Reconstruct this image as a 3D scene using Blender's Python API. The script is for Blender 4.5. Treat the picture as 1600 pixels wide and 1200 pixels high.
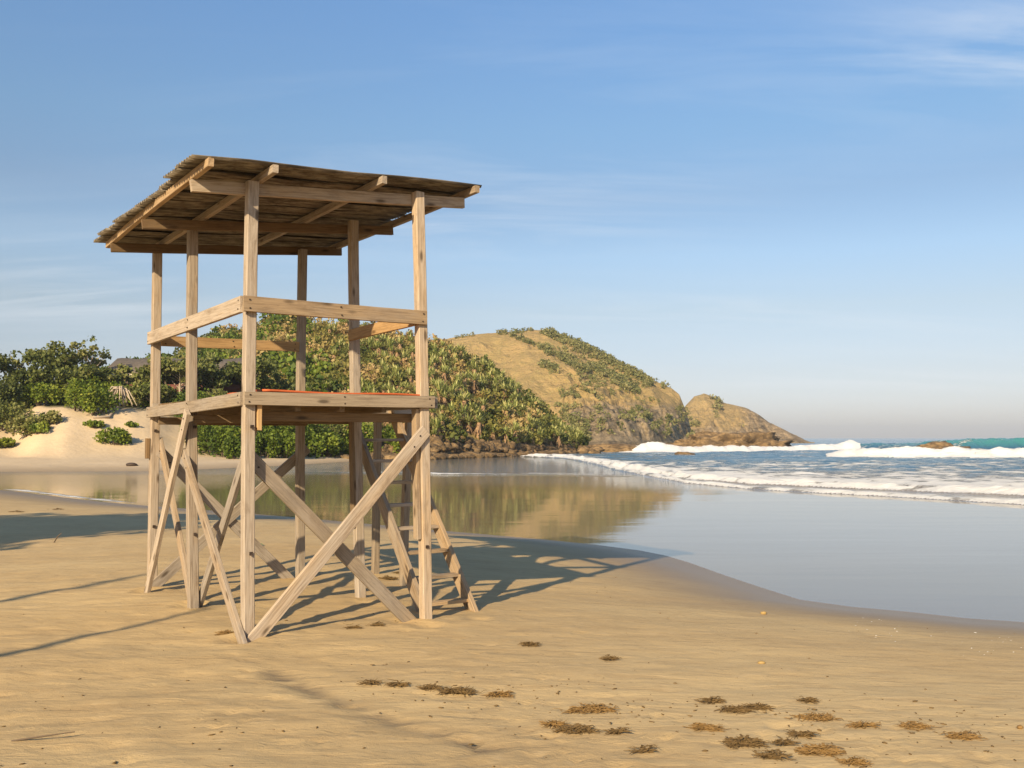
import bpy, bmesh, math, random
import numpy as np
from mathutils import Vector, Matrix

# ------------------------------------------------------------------ camera, sky, sun
for o in list(bpy.data.objects): bpy.data.objects.remove(o)
S = bpy.context.scene
COL = S.collection
EYE = 2.3                       # lens height above the sea, metres
FPX = 1450.0                    # focal length in photo pixels (photo 1600 wide)
PITCH = math.atan(84 / FPX)
cd = bpy.data.cameras.new('camera'); cam = bpy.data.objects.new('camera', cd); COL.objects.link(cam)
cd.sensor_width = 36; cd.lens = 36 * FPX / 1600; cd.clip_start = .1; cd.clip_end = 20000
cam.location = (0, 0, EYE); cam.rotation_euler = (math.pi / 2 + PITCH, 0, 0)
S.camera = cam
SUN_AZ, SUN_EL = math.radians(23.0), math.radians(25.6)      # the light travels towards (sin AZ, cos AZ)
w = bpy.data.worlds.new('World'); S.world = w; w.use_nodes = True
nt = w.node_tree; nt.nodes.clear()
def N(t, typ, **kw):
    n = t.nodes.new(typ)
    for k, v in kw.items():
        if k.startswith('i_'):
            key = k[2:]; key = int(key) if key.isdigit() else key
            n.inputs[key].default_value = v
        else: setattr(n, k, v)
    return n
def math_(t, op, a, b=None, c=None, clamp=False):
    n = t.nodes.new('ShaderNodeMath'); n.operation = op; n.use_clamp = clamp
    for i, x in enumerate((a, b, c)):
        if x is None: continue
        if isinstance(x, (int, float)): n.inputs[i].default_value = x
        else: t.links.new(x, n.inputs[i])
    return n.outputs[0]
def mixc(t, f, a, b, blend='MIX'):
    n = t.nodes.new('ShaderNodeMix'); n.data_type = 'RGBA'; n.blend_type = blend
    for i, x in ((0, f), (6, a), (7, b)):
        if isinstance(x, (int, float)): n.inputs[i].default_value = x
        elif isinstance(x, tuple): n.inputs[i].default_value = (*x[:3], 1)
        else: t.links.new(x, n.inputs[i])
    return n.outputs[2]
def ramp(t, fac, stops):
    n = t.nodes.new('ShaderNodeValToRGB'); cr = n.color_ramp
    while len(cr.elements) > 1: cr.elements.remove(cr.elements[-1])
    for i, (p, c) in enumerate(stops):
        e = cr.elements[0] if i == 0 else cr.elements.new(p)
        e.position = p; e.color = (*c, 1) if isinstance(c, tuple) else (c, c, c, 1)
    t.links.new(fac, n.inputs[0]); return n.outputs[0]
def noise(t, vec, scale, detail=4, rough=.55, dist=0):
    n = N(t, 'ShaderNodeTexNoise'); n.inputs['Scale'].default_value = scale; n.inputs['Detail'].default_value = detail
    n.inputs['Roughness'].default_value = rough; n.inputs['Distortion'].default_value = dist
    if vec is not None: t.links.new(vec, n.inputs['Vector'])
    return n.outputs[0]
def mapping(t, vec, scale=(1, 1, 1), rot=(0, 0, 0), loc=(0, 0, 0)):
    n = N(t, 'ShaderNodeMapping'); t.links.new(vec, n.inputs[0])
    n.inputs['Location'].default_value = loc; n.inputs['Rotation'].default_value = rot; n.inputs['Scale'].default_value = scale
    return n.outputs[0]
sky = N(nt, 'ShaderNodeTexSky', sky_type='NISHITA', sun_disc=False, sun_elevation=SUN_EL, sun_rotation=math.pi + SUN_AZ,
        altitude=0, air_density=1.0, dust_density=.5, ozone_density=1.0)
tc = N(nt, 'ShaderNodeTexCoord')
sp = N(nt, 'ShaderNodeSeparateXYZ'); nt.links.new(tc.outputs['Generated'], sp.inputs[0])
den = math_(nt, 'ADD', math_(nt, 'ABSOLUTE', sp.outputs[2]), .12)
cb = N(nt, 'ShaderNodeCombineXYZ')
nt.links.new(math_(nt, 'DIVIDE', sp.outputs[0], den), cb.inputs[0]); nt.links.new(math_(nt, 'DIVIDE', sp.outputs[1], den), cb.inputs[1])
# a thin high layer of cirrus streaks over the whole sky
n1 = noise(nt, mapping(nt, cb.outputs[0], (.55, 2.6, 1), (0, 0, .35), (3.1, .7, 0)), 1.3, 7, .62, .5)
n2 = noise(nt, mapping(nt, cb.outputs[0], (.35, .5, 1), (0, 0, 0), (7.3, 2.2, 0)), .9, 2, .5)
msk = math_(nt, 'MULTIPLY', ramp(nt, n2, [(.45, 0.), (.7, 1.)]), .35)
for (wx, wy, sx, sy, amp_) in ((1.0, 1.72, .30, .16, 1.5), (-.05, 2.75, .55, .40, .9), (-1.7, 3.5, .7, .6, .9), (.9, 3.9, .9, .35, .6), (-1.2, 5.6, 1.6, .8, .6), (2.6, 5.2, 1.4, .6, .4)):
    vs = N(nt, 'ShaderNodeVectorMath', operation='SUBTRACT'); nt.links.new(cb.outputs[0], vs.inputs[0]); vs.inputs[1].default_value = (wx, wy, 0)
    vm = N(nt, 'ShaderNodeVectorMath', operation='MULTIPLY'); nt.links.new(vs.outputs[0], vm.inputs[0]); vm.inputs[1].default_value = (1 / sx, 1 / sy, 0)
    vl = N(nt, 'ShaderNodeVectorMath', operation='DOT_PRODUCT'); nt.links.new(vm.outputs[0], vl.inputs[0]); nt.links.new(vm.outputs[0], vl.inputs[1])
    msk = math_(nt, 'ADD', msk, math_(nt, 'MULTIPLY', math_(nt, 'EXPONENT', math_(nt, 'MULTIPLY', vl.outputs['Value'], -1.0)), amp_))
ci = math_(nt, 'MULTIPLY', ramp(nt, n1, [(.44, 0.), (.72, 1.)]), math_(nt, 'MINIMUM', msk, 1.2))
ci = math_(nt, 'MULTIPLY', ci, .46)
bg = N(nt, 'ShaderNodeBackground'); bg.inputs[1].default_value = .132
tint = ramp(nt, math_(nt, 'ABSOLUTE', sp.outputs[2]), [(0., (.43, .44, .60)), (.03, (.45, .45, .60)), (.07, (.485, .455, .535)), (.135, (.57, .52, .525)), (.19, (.60, .60, .62)), (.25, (.55, .575, .605)), (.316, (.575, .665, .705)), (.43, (.60, .75, .865)), (1., (.60, .75, .865))])
skyt = mixc(nt, 1.0, sky.outputs[0], tint, 'MULTIPLY')          # a clear-day haze balance that depends on height above the horizon only
skyc = mixc(nt, ci, skyt, (4.6, 4.75, 4.9))
nt.links.new(skyc, bg.inputs[0])
wo = N(nt, 'ShaderNodeOutputWorld'); nt.links.new(bg.outputs[0], wo.inputs[0])
sl = bpy.data.lights.new('sun', 'SUN'); so = bpy.data.objects.new('sun', sl); COL.objects.link(so)
sl.energy = 5.0; sl.angle = math.radians(.6); sl.color = (1.0, .80, .52)
ldir = Vector((math.sin(SUN_AZ) * math.cos(SUN_EL), math.cos(SUN_AZ) * math.cos(SUN_EL), -math.sin(SUN_EL)))
so.rotation_euler = ldir.to_track_quat('-Z', 'Y').to_euler(); so.location = (-30, -60, 60)
S.view_settings.view_transform = 'Standard'; S.view_settings.look = 'None'; S.view_settings.gamma = 1
S.view_settings.exposure = .62
S.view_settings.use_curve_mapping = False
S.render.engine = 'CYCLES'

# ------------------------------------------------------------------ helpers
cp, sn = math.cos(PITCH), math.sin(PITCH)
def ray(px, py):
    cx = (px - 800) / FPX; cy = (600 - py) / FPX
    return Vector((cx, cp - sn * cy, sn + cp * cy))
CAM = Vector((0, 0, EYE))
def at_y(px, py, Y):            # the point of a pixel's ray at distance Y
    d = ray(px, py); return CAM + d * (Y / d.y)
def at_z(px, py, z):
    d = ray(px, py); return CAM + d * ((z - EYE) / d.z)
def on_plane(px, py, p, n):
    d = ray(px, py); return CAM + d * ((p - CAM).dot(n) / d.dot(n))
def zpix(py, Y): d = ray(800, py); return EYE + d.z / d.y * Y

def tag(o, label=None, cat=None, group=None, kind=None):
    if label: o['label'] = label
    if cat: o['category'] = cat
    if group: o['group'] = group
    if kind: o['kind'] = kind
    return o
def mesh_np(name, V, F, mats, parent=None, attrs=None, smooth=False, midx=None):
    V = np.asarray(V, np.float32); F = np.asarray(F, np.int32)
    me = bpy.data.meshes.new(name); k = F.shape[1]
    me.vertices.add(len(V)); me.vertices.foreach_set('co', V.ravel())
    me.loops.add(F.size); me.loops.foreach_set('vertex_index', F.ravel())
    me.polygons.add(len(F)); me.polygons.foreach_set('loop_start', np.arange(0, F.size, k, dtype=np.int32))
    me.polygons.foreach_set('loop_total', np.full(len(F), k, np.int32))
    if midx is not None: me.polygons.foreach_set('material_index', np.asarray(midx, np.int32))
    me.update(calc_edges=True)
    if smooth: me.polygons.foreach_set('use_smooth', np.ones(len(F), bool))
    for a, arr in (attrs or {}).items():
        at = me.attributes.new(a, 'FLOAT', 'POINT'); at.data.foreach_set('value', np.asarray(arr, np.float32))
    for m in (mats if isinstance(mats, (list, tuple)) else [mats]): me.materials.append(m)
    o = bpy.data.objects.new(name, me); COL.objects.link(o)
    if parent: o.parent = parent
    return o
def grid_faces(nr, nc):
    i = np.arange((nr - 1) * (nc - 1)); r = i // (nc - 1); c = i % (nc - 1); a = r * nc + c
    return np.stack([a, a + 1, a + nc + 1, a + nc], 1)
def empty(name, loc, rz=0):
    o = bpy.data.objects.new(name, None); COL.objects.link(o); o.location = loc; o.rotation_euler = (0, 0, rz); return o
def _h(ix, iy, seed):
    n = (ix.astype(np.int64) * 374761393 + iy.astype(np.int64) * 668265263 + seed * 974711) & 0x7fffffff
    n = ((n ^ (n >> 13)) * 1274126177) & 0x7fffffff
    return ((n ^ (n >> 16)) & 0xffff) / 65535.0
def vnoise(x, y, seed=0):
    x = np.asarray(x, float); y = np.asarray(y, float)
    ix = np.floor(x); iy = np.floor(y); fx = x - ix; fy = y - iy
    fx = fx * fx * fx * (fx * (fx * 6 - 15) + 10); fy = fy * fy * fy * (fy * (fy * 6 - 15) + 10)
    ix = ix.astype(np.int64); iy = iy.astype(np.int64)
    a = _h(ix, iy, seed); b = _h(ix + 1, iy, seed); c = _h(ix, iy + 1, seed); d = _h(ix + 1, iy + 1, seed)
    return (a * (1 - fx) + b * fx) * (1 - fy) + (c * (1 - fx) + d * fx) * fy
def fbm(x, y, seed=0, oct=4, gain=.5):
    s = 0; a = 1; t = 0
    for k in range(oct):
        s = s + a * (vnoise(x * 2 ** k + 17.3 * k, y * 2 ** k - 9.1 * k, seed + k) - .5); t += a; a *= gain
    return s / t * 2
def sstep(a, b, x):
    t = np.clip((np.asarray(x, float) - a) / (b - a), 0, 1); return t * t * (3 - 2 * t)

# ------------------------------------------------------------------ materials
def newmat(name):
    m = bpy.data.materials.new(name); m.use_nodes = True; t = m.node_tree; t.nodes.clear()
    out = N(t, 'ShaderNodeOutputMaterial'); b = N(t, 'ShaderNodeBsdfPrincipled')
    t.links.new(b.outputs[0], out.inputs[0]); return m, t, b, out
def bump(t, b, h, strength, dist):
    n = N(t, 'ShaderNodeBump'); n.inputs['Strength'].default_value = strength; n.inputs['Distance'].default_value = dist
    t.links.new(h, n.inputs['Height']); t.links.new(n.outputs[0], b.inputs['Normal']); return n
def attr(t, name): return N(t, 'ShaderNodeAttribute', attribute_name=name).outputs['Fac']

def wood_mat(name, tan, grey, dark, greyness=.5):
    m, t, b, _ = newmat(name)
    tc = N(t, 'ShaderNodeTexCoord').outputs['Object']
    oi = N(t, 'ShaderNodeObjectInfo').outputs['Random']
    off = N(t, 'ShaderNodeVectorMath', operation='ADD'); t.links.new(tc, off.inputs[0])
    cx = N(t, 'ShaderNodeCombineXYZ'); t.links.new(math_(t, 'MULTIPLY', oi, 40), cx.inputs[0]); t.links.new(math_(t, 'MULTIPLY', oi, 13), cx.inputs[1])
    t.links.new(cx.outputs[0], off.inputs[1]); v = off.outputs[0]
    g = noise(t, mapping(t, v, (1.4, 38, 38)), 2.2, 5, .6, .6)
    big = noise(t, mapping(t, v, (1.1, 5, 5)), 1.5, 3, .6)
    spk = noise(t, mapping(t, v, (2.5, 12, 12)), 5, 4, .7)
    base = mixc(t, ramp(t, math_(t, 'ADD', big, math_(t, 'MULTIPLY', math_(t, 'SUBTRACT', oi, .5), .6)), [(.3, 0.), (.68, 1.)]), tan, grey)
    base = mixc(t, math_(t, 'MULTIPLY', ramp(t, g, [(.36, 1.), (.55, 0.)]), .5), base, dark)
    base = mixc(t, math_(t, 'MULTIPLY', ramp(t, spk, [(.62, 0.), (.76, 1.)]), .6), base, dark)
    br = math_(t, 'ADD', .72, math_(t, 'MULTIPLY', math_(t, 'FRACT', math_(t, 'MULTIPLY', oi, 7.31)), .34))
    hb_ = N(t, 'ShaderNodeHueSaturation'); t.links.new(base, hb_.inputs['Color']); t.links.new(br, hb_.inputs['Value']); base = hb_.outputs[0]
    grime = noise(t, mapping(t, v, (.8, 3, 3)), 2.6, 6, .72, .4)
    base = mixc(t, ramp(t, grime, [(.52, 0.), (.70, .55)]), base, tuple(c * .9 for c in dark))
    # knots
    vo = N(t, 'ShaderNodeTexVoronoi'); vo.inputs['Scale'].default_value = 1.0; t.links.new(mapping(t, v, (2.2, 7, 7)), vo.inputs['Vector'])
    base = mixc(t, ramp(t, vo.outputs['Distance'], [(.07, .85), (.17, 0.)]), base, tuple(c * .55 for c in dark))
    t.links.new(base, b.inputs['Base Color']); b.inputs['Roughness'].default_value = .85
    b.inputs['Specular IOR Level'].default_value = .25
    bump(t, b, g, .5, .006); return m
M = {}
M['wood'] = wood_mat('weathered_wood', (.46, .33, .20), (.44, .365, .285), (.15, .10, .06))
M['wood_grey'] = wood_mat('grey_wood', (.38, .30, .21), (.40, .345, .285), (.13, .095, .065))
M['wood_shaded'] = wood_mat('shaded_wood', (.20, .125, .06), (.24, .17, .10), (.07, .045, .025))  # darker copy of the timber: shade under roof and deck put into its colour
M['wood_sunlit'] = wood_mat('sunlit_wood', (.50, .32, .15), (.44, .31, .18), (.20, .115, .05))  # golden copy of the timber: low sunlight put into its colour

m, t, b, _ = newmat('roof_sheet'); M['roof'] = m
v = N(t, 'ShaderNodeTexCoord').outputs['Object']
g = noise(t, mapping(t, v, (.9, 9, 9)), 2.4, 6, .7, .4); g2 = noise(t, mapping(t, v, (3, 5, 5)), 3, 4, .7)
c = ramp(t, g, [(.3, (.03, .025, .018)), (.45, (.10, .08, .055)), (.58, (.22, .185, .135)), (.75, (.33, .30, .24))])
c = mixc(t, ramp(t, g2, [(.55, 0.), (.72, .8)]), c, (.045, .032, .02))
t.links.new(c, b.inputs['Base Color']); b.inputs['Roughness'].default_value = .9; bump(t, b, g, .3, .005)

def plain(name, col, rough=.7, metal=0, nscale=8, var=.25, coord='Object'):
    m, t, b, _ = newmat(name)
    n = noise(t, N(t, 'ShaderNodeTexCoord').outputs[coord], nscale, 5, .6)
    c = mixc(t, n, tuple(x * (1 - var) for x in col), tuple(min(1, x * (1 + var)) for x in col))
    t.links.new(c, b.inputs['Base Color']); b.inputs['Roughness'].default_value = rough; b.inputs['Metallic'].default_value = metal
    bump(t, b, n, .3, .01); return m
M['orange'] = plain('orange_paint', (.46, .10, .025), .7)
M['iron'] = plain('rusty_iron', (.05, .032, .022), .7, .3, 30)

# sand: tan, darker and glossier where the sea has wetted it (low on the beach), one darker streak along a curve
m, t, b, _ = newmat('beach_sand'); M['sand'] = m
geo = N(t, 'ShaderNodeNewGeometry'); P = geo.outputs['Position']
sz = N(t, 'ShaderNodeSeparateXYZ'); t.links.new(P, sz.inputs[0])
fine = noise(t, P, 140, 3, .7); mid = noise(t, mapping(t, P, (1, 1.6, 1)), 5, 5, .62); big = noise(t, mapping(t, P, (.35, 1.0, 1), (0, 0, -.3)), .55, 4, .6)
rip = noise(t, mapping(t, P, (.9, 4.2, 1), (0, 0, -.42)), 2.2, 6, .68, .7)
c = mixc(t, ramp(t, big, [(.34, 0.), (.66, 1.)]), (.455, .315, .15), (.535, .39, .195))
c = mixc(t, ramp(t, rip, [(.36, .55), (.5, 0.)]), c, (.37, .25, .12))
c = mixc(t, ramp(t, mid, [(.56, 0.), (.72, .45)]), c, (.60, .44, .235))
speck = noise(t, mapping(t, P, (1, 2.3, 1), (0, 0, -.35)), 13, 3, .75)
c = mixc(t, ramp(t, speck, [(.63, 0.), (.70, .6)]), c, (.20, .135, .07))
st = math_(t, 'MULTIPLY', attr(t, 'streak_mask'), ramp(t, rip, [(.38, .35), (.6, 1.)]))
c = mixc(t, math_(t, 'MULTIPLY', st, .95), c, (.14, .105, .07))
wet = ramp(t, math_(t, 'ADD', sz.outputs[2], math_(t, 'MULTIPLY', math_(t, 'SUBTRACT', big, .5), .10)), [(.04, 1.), (.16, .62), (.34, 0.)])
c = mixc(t, math_(t, 'MULTIPLY', wet, .80), c, (.165, .112, .062))
t.links.new(c, b.inputs['Base Color'])
t.links.new(math_(t, 'SUBTRACT', .92, math_(t, 'MULTIPLY', wet, .55)), b.inputs['Roughness'])
b.inputs['Specular IOR Level'].default_value = .3
hh = math_(t, 'ADD', math_(t, 'MULTIPLY', fine, .15), math_(t, 'ADD', math_(t, 'MULTIPLY', mid, .6), math_(t, 'MULTIPLY', rip, .8)))
bm_ = bump(t, b, hh, .8, .035); t.links.new(math_(t, 'MULTIPLY', math_(t, 'SUBTRACT', 1.0, wet), .5), bm_.inputs['Strength'])

# dune: pale dry sand with soil under the vegetation
m, t, b, _ = newmat('dune_sand'); M['dune'] = m
P = N(t, 'ShaderNodeNewGeometry').outputs['Position']
n = noise(t, mapping(t, P, (1, .6, 2.2)), .35, 6, .65); n2 = noise(t, P, 1.6, 4, .6)
c = mixc(t, n, (.47, .345, .20), (.60, .47, .31))
c = mixc(t, ramp(t, math_(t, 'ADD', attr(t, 'veg'), math_(t, 'MULTIPLY', math_(t, 'SUBTRACT', n2, .5), .5)), [(.4, 0.), (.65, 1.)]), c, (.095, .085, .035))
zz = N(t, 'ShaderNodeSeparateXYZ'); t.links.new(P, zz.inputs[0])
c = mixc(t, ramp(t, zz.outputs[2], [(.0, .75), (.28, 0.)]), c, (.24, .165, .09))
t.links.new(c, b.inputs['Base Color']); b.inputs['Roughness'].default_value = .95; bump(t, b, n2, .5, .15)

def hill_mat(name, g1, g2, green, rock):
    m, t, b, _ = newmat(name)
    P = N(t, 'ShaderNodeNewGeometry').outputs['Position']
    n = noise(t, P, .12, 6, .65); n2 = noise(t, P, .6, 5, .7); n3 = noise(t, mapping(t, P, (1, 1, .35), (0, .35, 0)), .28, 7, .72, .6)
    c = mixc(t, ramp(t, n, [(.35, 0.), (.65, 1.)]), g1, g2)
    c = mixc(t, ramp(t, n2, [(.5, 0.), (.7, .55)]), c, green)
    stra = noise(t, mapping(t, P, (.12, .12, 1.1), (.25, -.45, 0)), .55, 6, .7, .8)
    n3 = math_(t, 'ADD', math_(t, 'MULTIPLY', n3, .5), math_(t, 'MULTIPLY', stra, .5))
    rk = mixc(t, ramp(t, n3, [(.40, 0.), (.56, 1.)]), tuple(x * .30 for x in rock), rock)
    c = mixc(t, ramp(t, math_(t, 'ADD', attr(t, 'rock'), math_(t, 'MULTIPLY', math_(t, 'SUBTRACT', n2, .5), .7)), [(.38, 0.), (.62, 1.)]), c, rk)
    t.links.new(c, b.inputs['Base Color']); b.inputs['Roughness'].default_value = .95; b.inputs['Specular IOR Level'].default_value = .1
    bump(t, b, math_(t, 'ADD', math_(t, 'MULTIPLY', n2, .5), n3), 1.0, 2.2); return m
M['hill_near'] = hill_mat('hill_scrub', (.38, .27, .11), (.30, .24, .075), (.19, .19, .055), (.30, .21, .12))
M['hill_gold'] = hill_mat('hill_dry_grass', (.45, .31, .14), (.39, .285, .12), (.26, .235, .09), (.37, .285, .18))
M['headland'] = hill_mat('headland_rock', (.40, .285, .14), (.34, .25, .12), (.20, .19, .08), (.38, .285, .18))

m, t, b, _ = newmat('shore_rock'); M['rock'] = m
P = N(t, 'ShaderNodeNewGeometry').outputs['Position']
n = noise(t, mapping(t, P, (1, 1, 1.8)), .9, 8, .72, .5)
c = ramp(t, n, [(.3, (.035, .024, .014)), (.46, (.13, .082, .036)), (.6, (.27, .175, .08)), (.78, (.38, .28, .15))])
t.links.new(c, b.inputs['Base Color']); b.inputs['Roughness'].default_value = .8; bump(t, b, n, .9, .4)

# sea: per-vertex depth colour, foam cover and chop
m, t, b, _ = newmat('sea_water'); M['sea'] = m
P = N(t, 'ShaderNodeNewGeometry').outputs['Position']
deep, foam, chop, teal = attr(t, 'deep'), attr(t, 'foam'), attr(t, 'chop'), attr(t, 'teal')
fn = noise(t, mapping(t, P, (.45, .8, 1.0)), 3.2, 9, .78, .5); fn2 = noise(t, mapping(t, P, (.22, .8, 1)), 1.1, 5, .65, .4)
body = mixc(t, deep, (.21, .16, .10), (.04, .125, .20))
body = mixc(t, teal, body, (.06, .25, .24))
fm = math_(t, 'ADD', foam, math_(t, 'MULTIPLY', math_(t, 'SUBTRACT', math_(t, 'ADD', math_(t, 'MULTIPLY', fn, .6), math_(t, 'MULTIPLY', fn2, .4)), .5), 3.2))
fm = math_(t, 'MULTIPLY', ramp(t, fm, [(.42, 0.), (.66, 1.)]), ramp(t, foam, [(.02, 0.), (.12, 1.)]))
t.links.new(mixc(t, fm, body, (.82, .81, .78)), b.inputs['Base Color'])
t.links.new(math_(t, 'ADD', .025, math_(t, 'ADD', math_(t, 'MULTIPLY', fm, .8), math_(t, 'MULTIPLY', chop, .10))), b.inputs['Roughness'])
b.inputs['IOR'].default_value = 1.33
r1 = noise(t, mapping(t, P, (.07, .42, 1), (0, 0, .05)), 1.1, 3, .55, .3); r2 = noise(t, mapping(t, P, (.6, 1.6, 1)), 2.2, 6, .7)
hgt = math_(t, 'ADD', math_(t, 'MULTIPLY', r1, .008), math_(t, 'MULTIPLY', math_(t, 'MULTIPLY', r2, chop), .22))
hgt = math_(t, 'ADD', hgt, math_(t, 'MULTIPLY', math_(t, 'MULTIPLY', fn, fm), .2))
bump(t, b, hgt, 1.0, 1.0)

def leaf_mat(name, c0, c1, c2, trans=.3):
    m, t, b, out = newmat(name)
    c = ramp(t, attr(t, 'tint'), [(0., c0), (.5, c1), (1., c2)])
    t.links.new(c, b.inputs['Base Color']); b.inputs['Roughness'].default_value = .6; b.inputs['Specular IOR Level'].default_value = .25
    tr = N(t, 'ShaderNodeBsdfTranslucent'); t.links.new(c, tr.inputs[0])
    mx = N(t, 'ShaderNodeMixShader'); mx.inputs[0].default_value = trans
    t.links.new(b.outputs[0], mx.inputs[1]); t.links.new(tr.outputs[0], mx.inputs[2]); t.links.new(mx.outputs[0], out.inputs[0]); return m
M['leaf_tree'] = leaf_mat('tree_leaves', (.055, .075, .018), (.155, .175, .042), (.30, .275, .095))
M['leaf_bright'] = leaf_mat('bright_bush_leaves', (.055, .09, .012), (.15, .205, .022), (.30, .32, .045))
M['leaf_scrub'] = leaf_mat('scrub_leaves', (.085, .11, .022), (.27, .235, .06), (.46, .32, .14))
M['leaf_aloe'] = leaf_mat('aloe_leaves', (.17, .20, .05), (.36, .37, .115), (.58, .53, .23), .15)
M['leaf_far'] = leaf_mat('far_shrub_leaves', (.11, .125, .04), (.22, .22, .08), (.36, .31, .13))
M['bark'] = plain('pale_bark', (.40, .32, .235), .9, 0, 3)
M['bark_dark'] = plain('dark_bark', (.12, .085, .055), .9, 0, 3)
M['skirt'] = plain('dead_aloe_leaves', (.29, .18, .095), .95, 0, 4, .5)
M['weed'] = plain('dry_seaweed', (.12, .072, .022), .8, 0, 30, .7)
M['weed_gold'] = plain('golden_seaweed', (.20, .115, .033), .7, 0, 30, .7)
M['pebble'] = plain('yellow_stone', (.33, .22, .075), .7)
M['thatch'] = plain('dark_thatch', (.125, .10, .075), .95, 0, 2.5, .6)
M['fascia'] = plain('pale_fascia', (.50, .43, .30), .8)
M['shaded_wall'] = plain('shaded_wall', (.05, .035, .028), .9)  # near-black: shade inside the open building put into the wall colour
M['red_rail'] = plain('red_painted_rail', (.13, .04, .028), .8)
M['foam'] = plain('foam', (.8, .78, .72), .8)
M['green_leaf'] = plain('fresh_leaf', (.05, .25, .02), .6)

# ------------------------------------------------------------------ near beach
shore_px = [(1600, 972), (1510, 966), (1420, 956), (1330, 948), (1250, 937), (1190, 918), (1130, 898), (1080, 880), (1040, 868), (1000, 860), (930, 851),
            (850, 843), (700, 830), (590, 820), (480, 810), (350, 799), (240, 791), (170, 785), (90, 776), (20, 767), (-120, 757)]
SH = [(120, -60), (40, -14), (16, 5.0), (9.5, 9.2)] + [tuple(at_z(a, b, 0)[:2]) for a, b in shore_px] + [(-60, 55), (-160, 75)]
SH = np.array(SH)
def shore_dist(x, y):           # + on the beach side
    x = np.asarray(x, float); y = np.asarray(y, float)
    best = np.full(x.shape, 1e9); sgn = np.ones(x.shape)
    for (ax, ay), (bx, by) in zip(SH[:-1], SH[1:]):
        dx, dy = bx - ax, by - ay; tt = np.clip(((x - ax) * dx + (y - ay) * dy) / (dx * dx + dy * dy), 0, 1)
        d = np.hypot(x - ax - tt * dx, y - ay - tt * dy); cr = dx * (y - ay) - dy * (x - ax)
        k = d < best - 1e-9; best = np.where(k, d, best); sgn = np.where(k, np.sign(cr), sgn)
    return best * sgn
_t = shore_dist(np.array([0.]), np.array([0.]))[0]
SGN = 1 if _t > 0 else -1
STREAK = [tuple(at_z(a, b, .64)[:2]) for a, b in [(425, 1035), (470, 1058), (530, 1082), (600, 1104), (680, 1128), (760, 1150)]]
rng = np.random.default_rng(5)
DIMP = []
for k in range(560):
    px = rng.uniform(-60, 1000) if k < 320 else rng.uniform(700, 1650); py = rng.uniform(930, 1215) if k < 320 else rng.uniform(1080, 1215)
    p = at_z(px, py, .62); DIMP.append((p.x, p.y, rng.uniform(.03, .065), rng.uniform(.004, .017)))
for a, b_ in ((388, 995), (665, 969), (303, 946), (564, 932), (237, 921), (470, 891), (377, 998), (404, 992), (232, 923), (632, 965), (656, 956), (746, 955)):
    p = at_z(a, b_, .58); DIMP.append((p.x, p.y - .03, rng.uniform(.10, .16), rng.uniform(.022, .04)))
def sand_z(x, y, detail=True):
    d = shore_dist(x, y) * SGN; dp = np.maximum(d, 0)
    hmax = .47 + .15 * sstep(-9, -3.5, x) + .08 * sstep(6, 1, y)
    z = hmax * (1 - np.exp(-(dp / 4.0) ** 1.3)) + np.minimum(d, 0) * .05
    if detail:
        k = sstep(.04, .35, z)
        z = z + k * (.024 * fbm(x * .5, y * .7, 3, 3) + (.008 + .011 * sstep(2.5, -2.5, x)) * fbm((x * .9 + y * .42) * .9, (y * .9 - x * .42) * 2.6, 9, 4) + (.005 + .006 * sstep(2.5, -2.5, x)) * fbm(x * 5, y * 6.5, 21, 3))
    return z
def sinh_axis(lo, hi, c, h, n_):
    u0 = np.arcsinh((lo - c) / h); u1 = np.arcsinh((hi - c) / h); return c + h * np.sinh(np.linspace(u0, u1, n_))
xs = sinh_axis(-150, 110, .3, 5.0, 640); ys = sinh_axis(-60, 80, 6.2, 3.2, 560)
X, Y = np.meshgrid(xs, ys); Z = sand_z(X, Y)
for (px_, py_, r, dd) in DIMP:
    i0, i1 = np.searchsorted(xs, [px_ - 3 * r, px_ + 3 * r]); j0, j1 = np.searchsorted(ys, [py_ - 3 * r, py_ + 3 * r])
    q = ((X[j0:j1, i0:i1] - px_) ** 2 + (Y[j0:j1, i0:i1] - py_) ** 2) / r ** 2
    Z[j0:j1, i0:i1] += dd * (-np.exp(-q) + .45 * np.exp(-(np.sqrt(q) - 1.35) ** 2 * 5))
streak_mask = np.zeros(X.shape)
for (a, c), (e, f) in zip(STREAK[:-1], STREAK[1:]):
    dx, dy = e - a, f - c; tt = np.clip(((X - a) * dx + (Y - c) * dy) / (dx * dx + dy * dy), 0, 1)
    dd = np.hypot(X - a - tt * dx, Y - c - tt * dy); side = (dx * (Y - c) - dy * (X - a)) / math.hypot(dx, dy)
    wv = .055 + .07 * vnoise(X * 4, Y * 6, 4)
    streak_mask = np.maximum(streak_mask, np.exp(-(dd / wv) ** 2))
streak_mask = streak_mask * sstep(.28, .5, vnoise(X * 3 + Y * 4, Y * 11 - X * 3, 8) + .22)
Z -= .02 * streak_mask
V = np.stack([X.ravel(), Y.ravel(), Z.ravel()], 1)
o = mesh_np('beach', V, grid_faces(len(ys), len(xs)), M['sand'], attrs={'streak_mask': streak_mask.ravel()}, smooth=True)
tag(o, kind='structure')
def gz(x, y): return float(sand_z(np.array([x]), np.array([y]))[0])
def on_sand(px, py):
    z = .6
    for _ in range(8):
        p = at_z(px, py, z); z = .5 * z + .5 * gz(p.x, p.y)
    p = at_z(px, py, z); p.z = gz(p.x, p.y); return p

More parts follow.
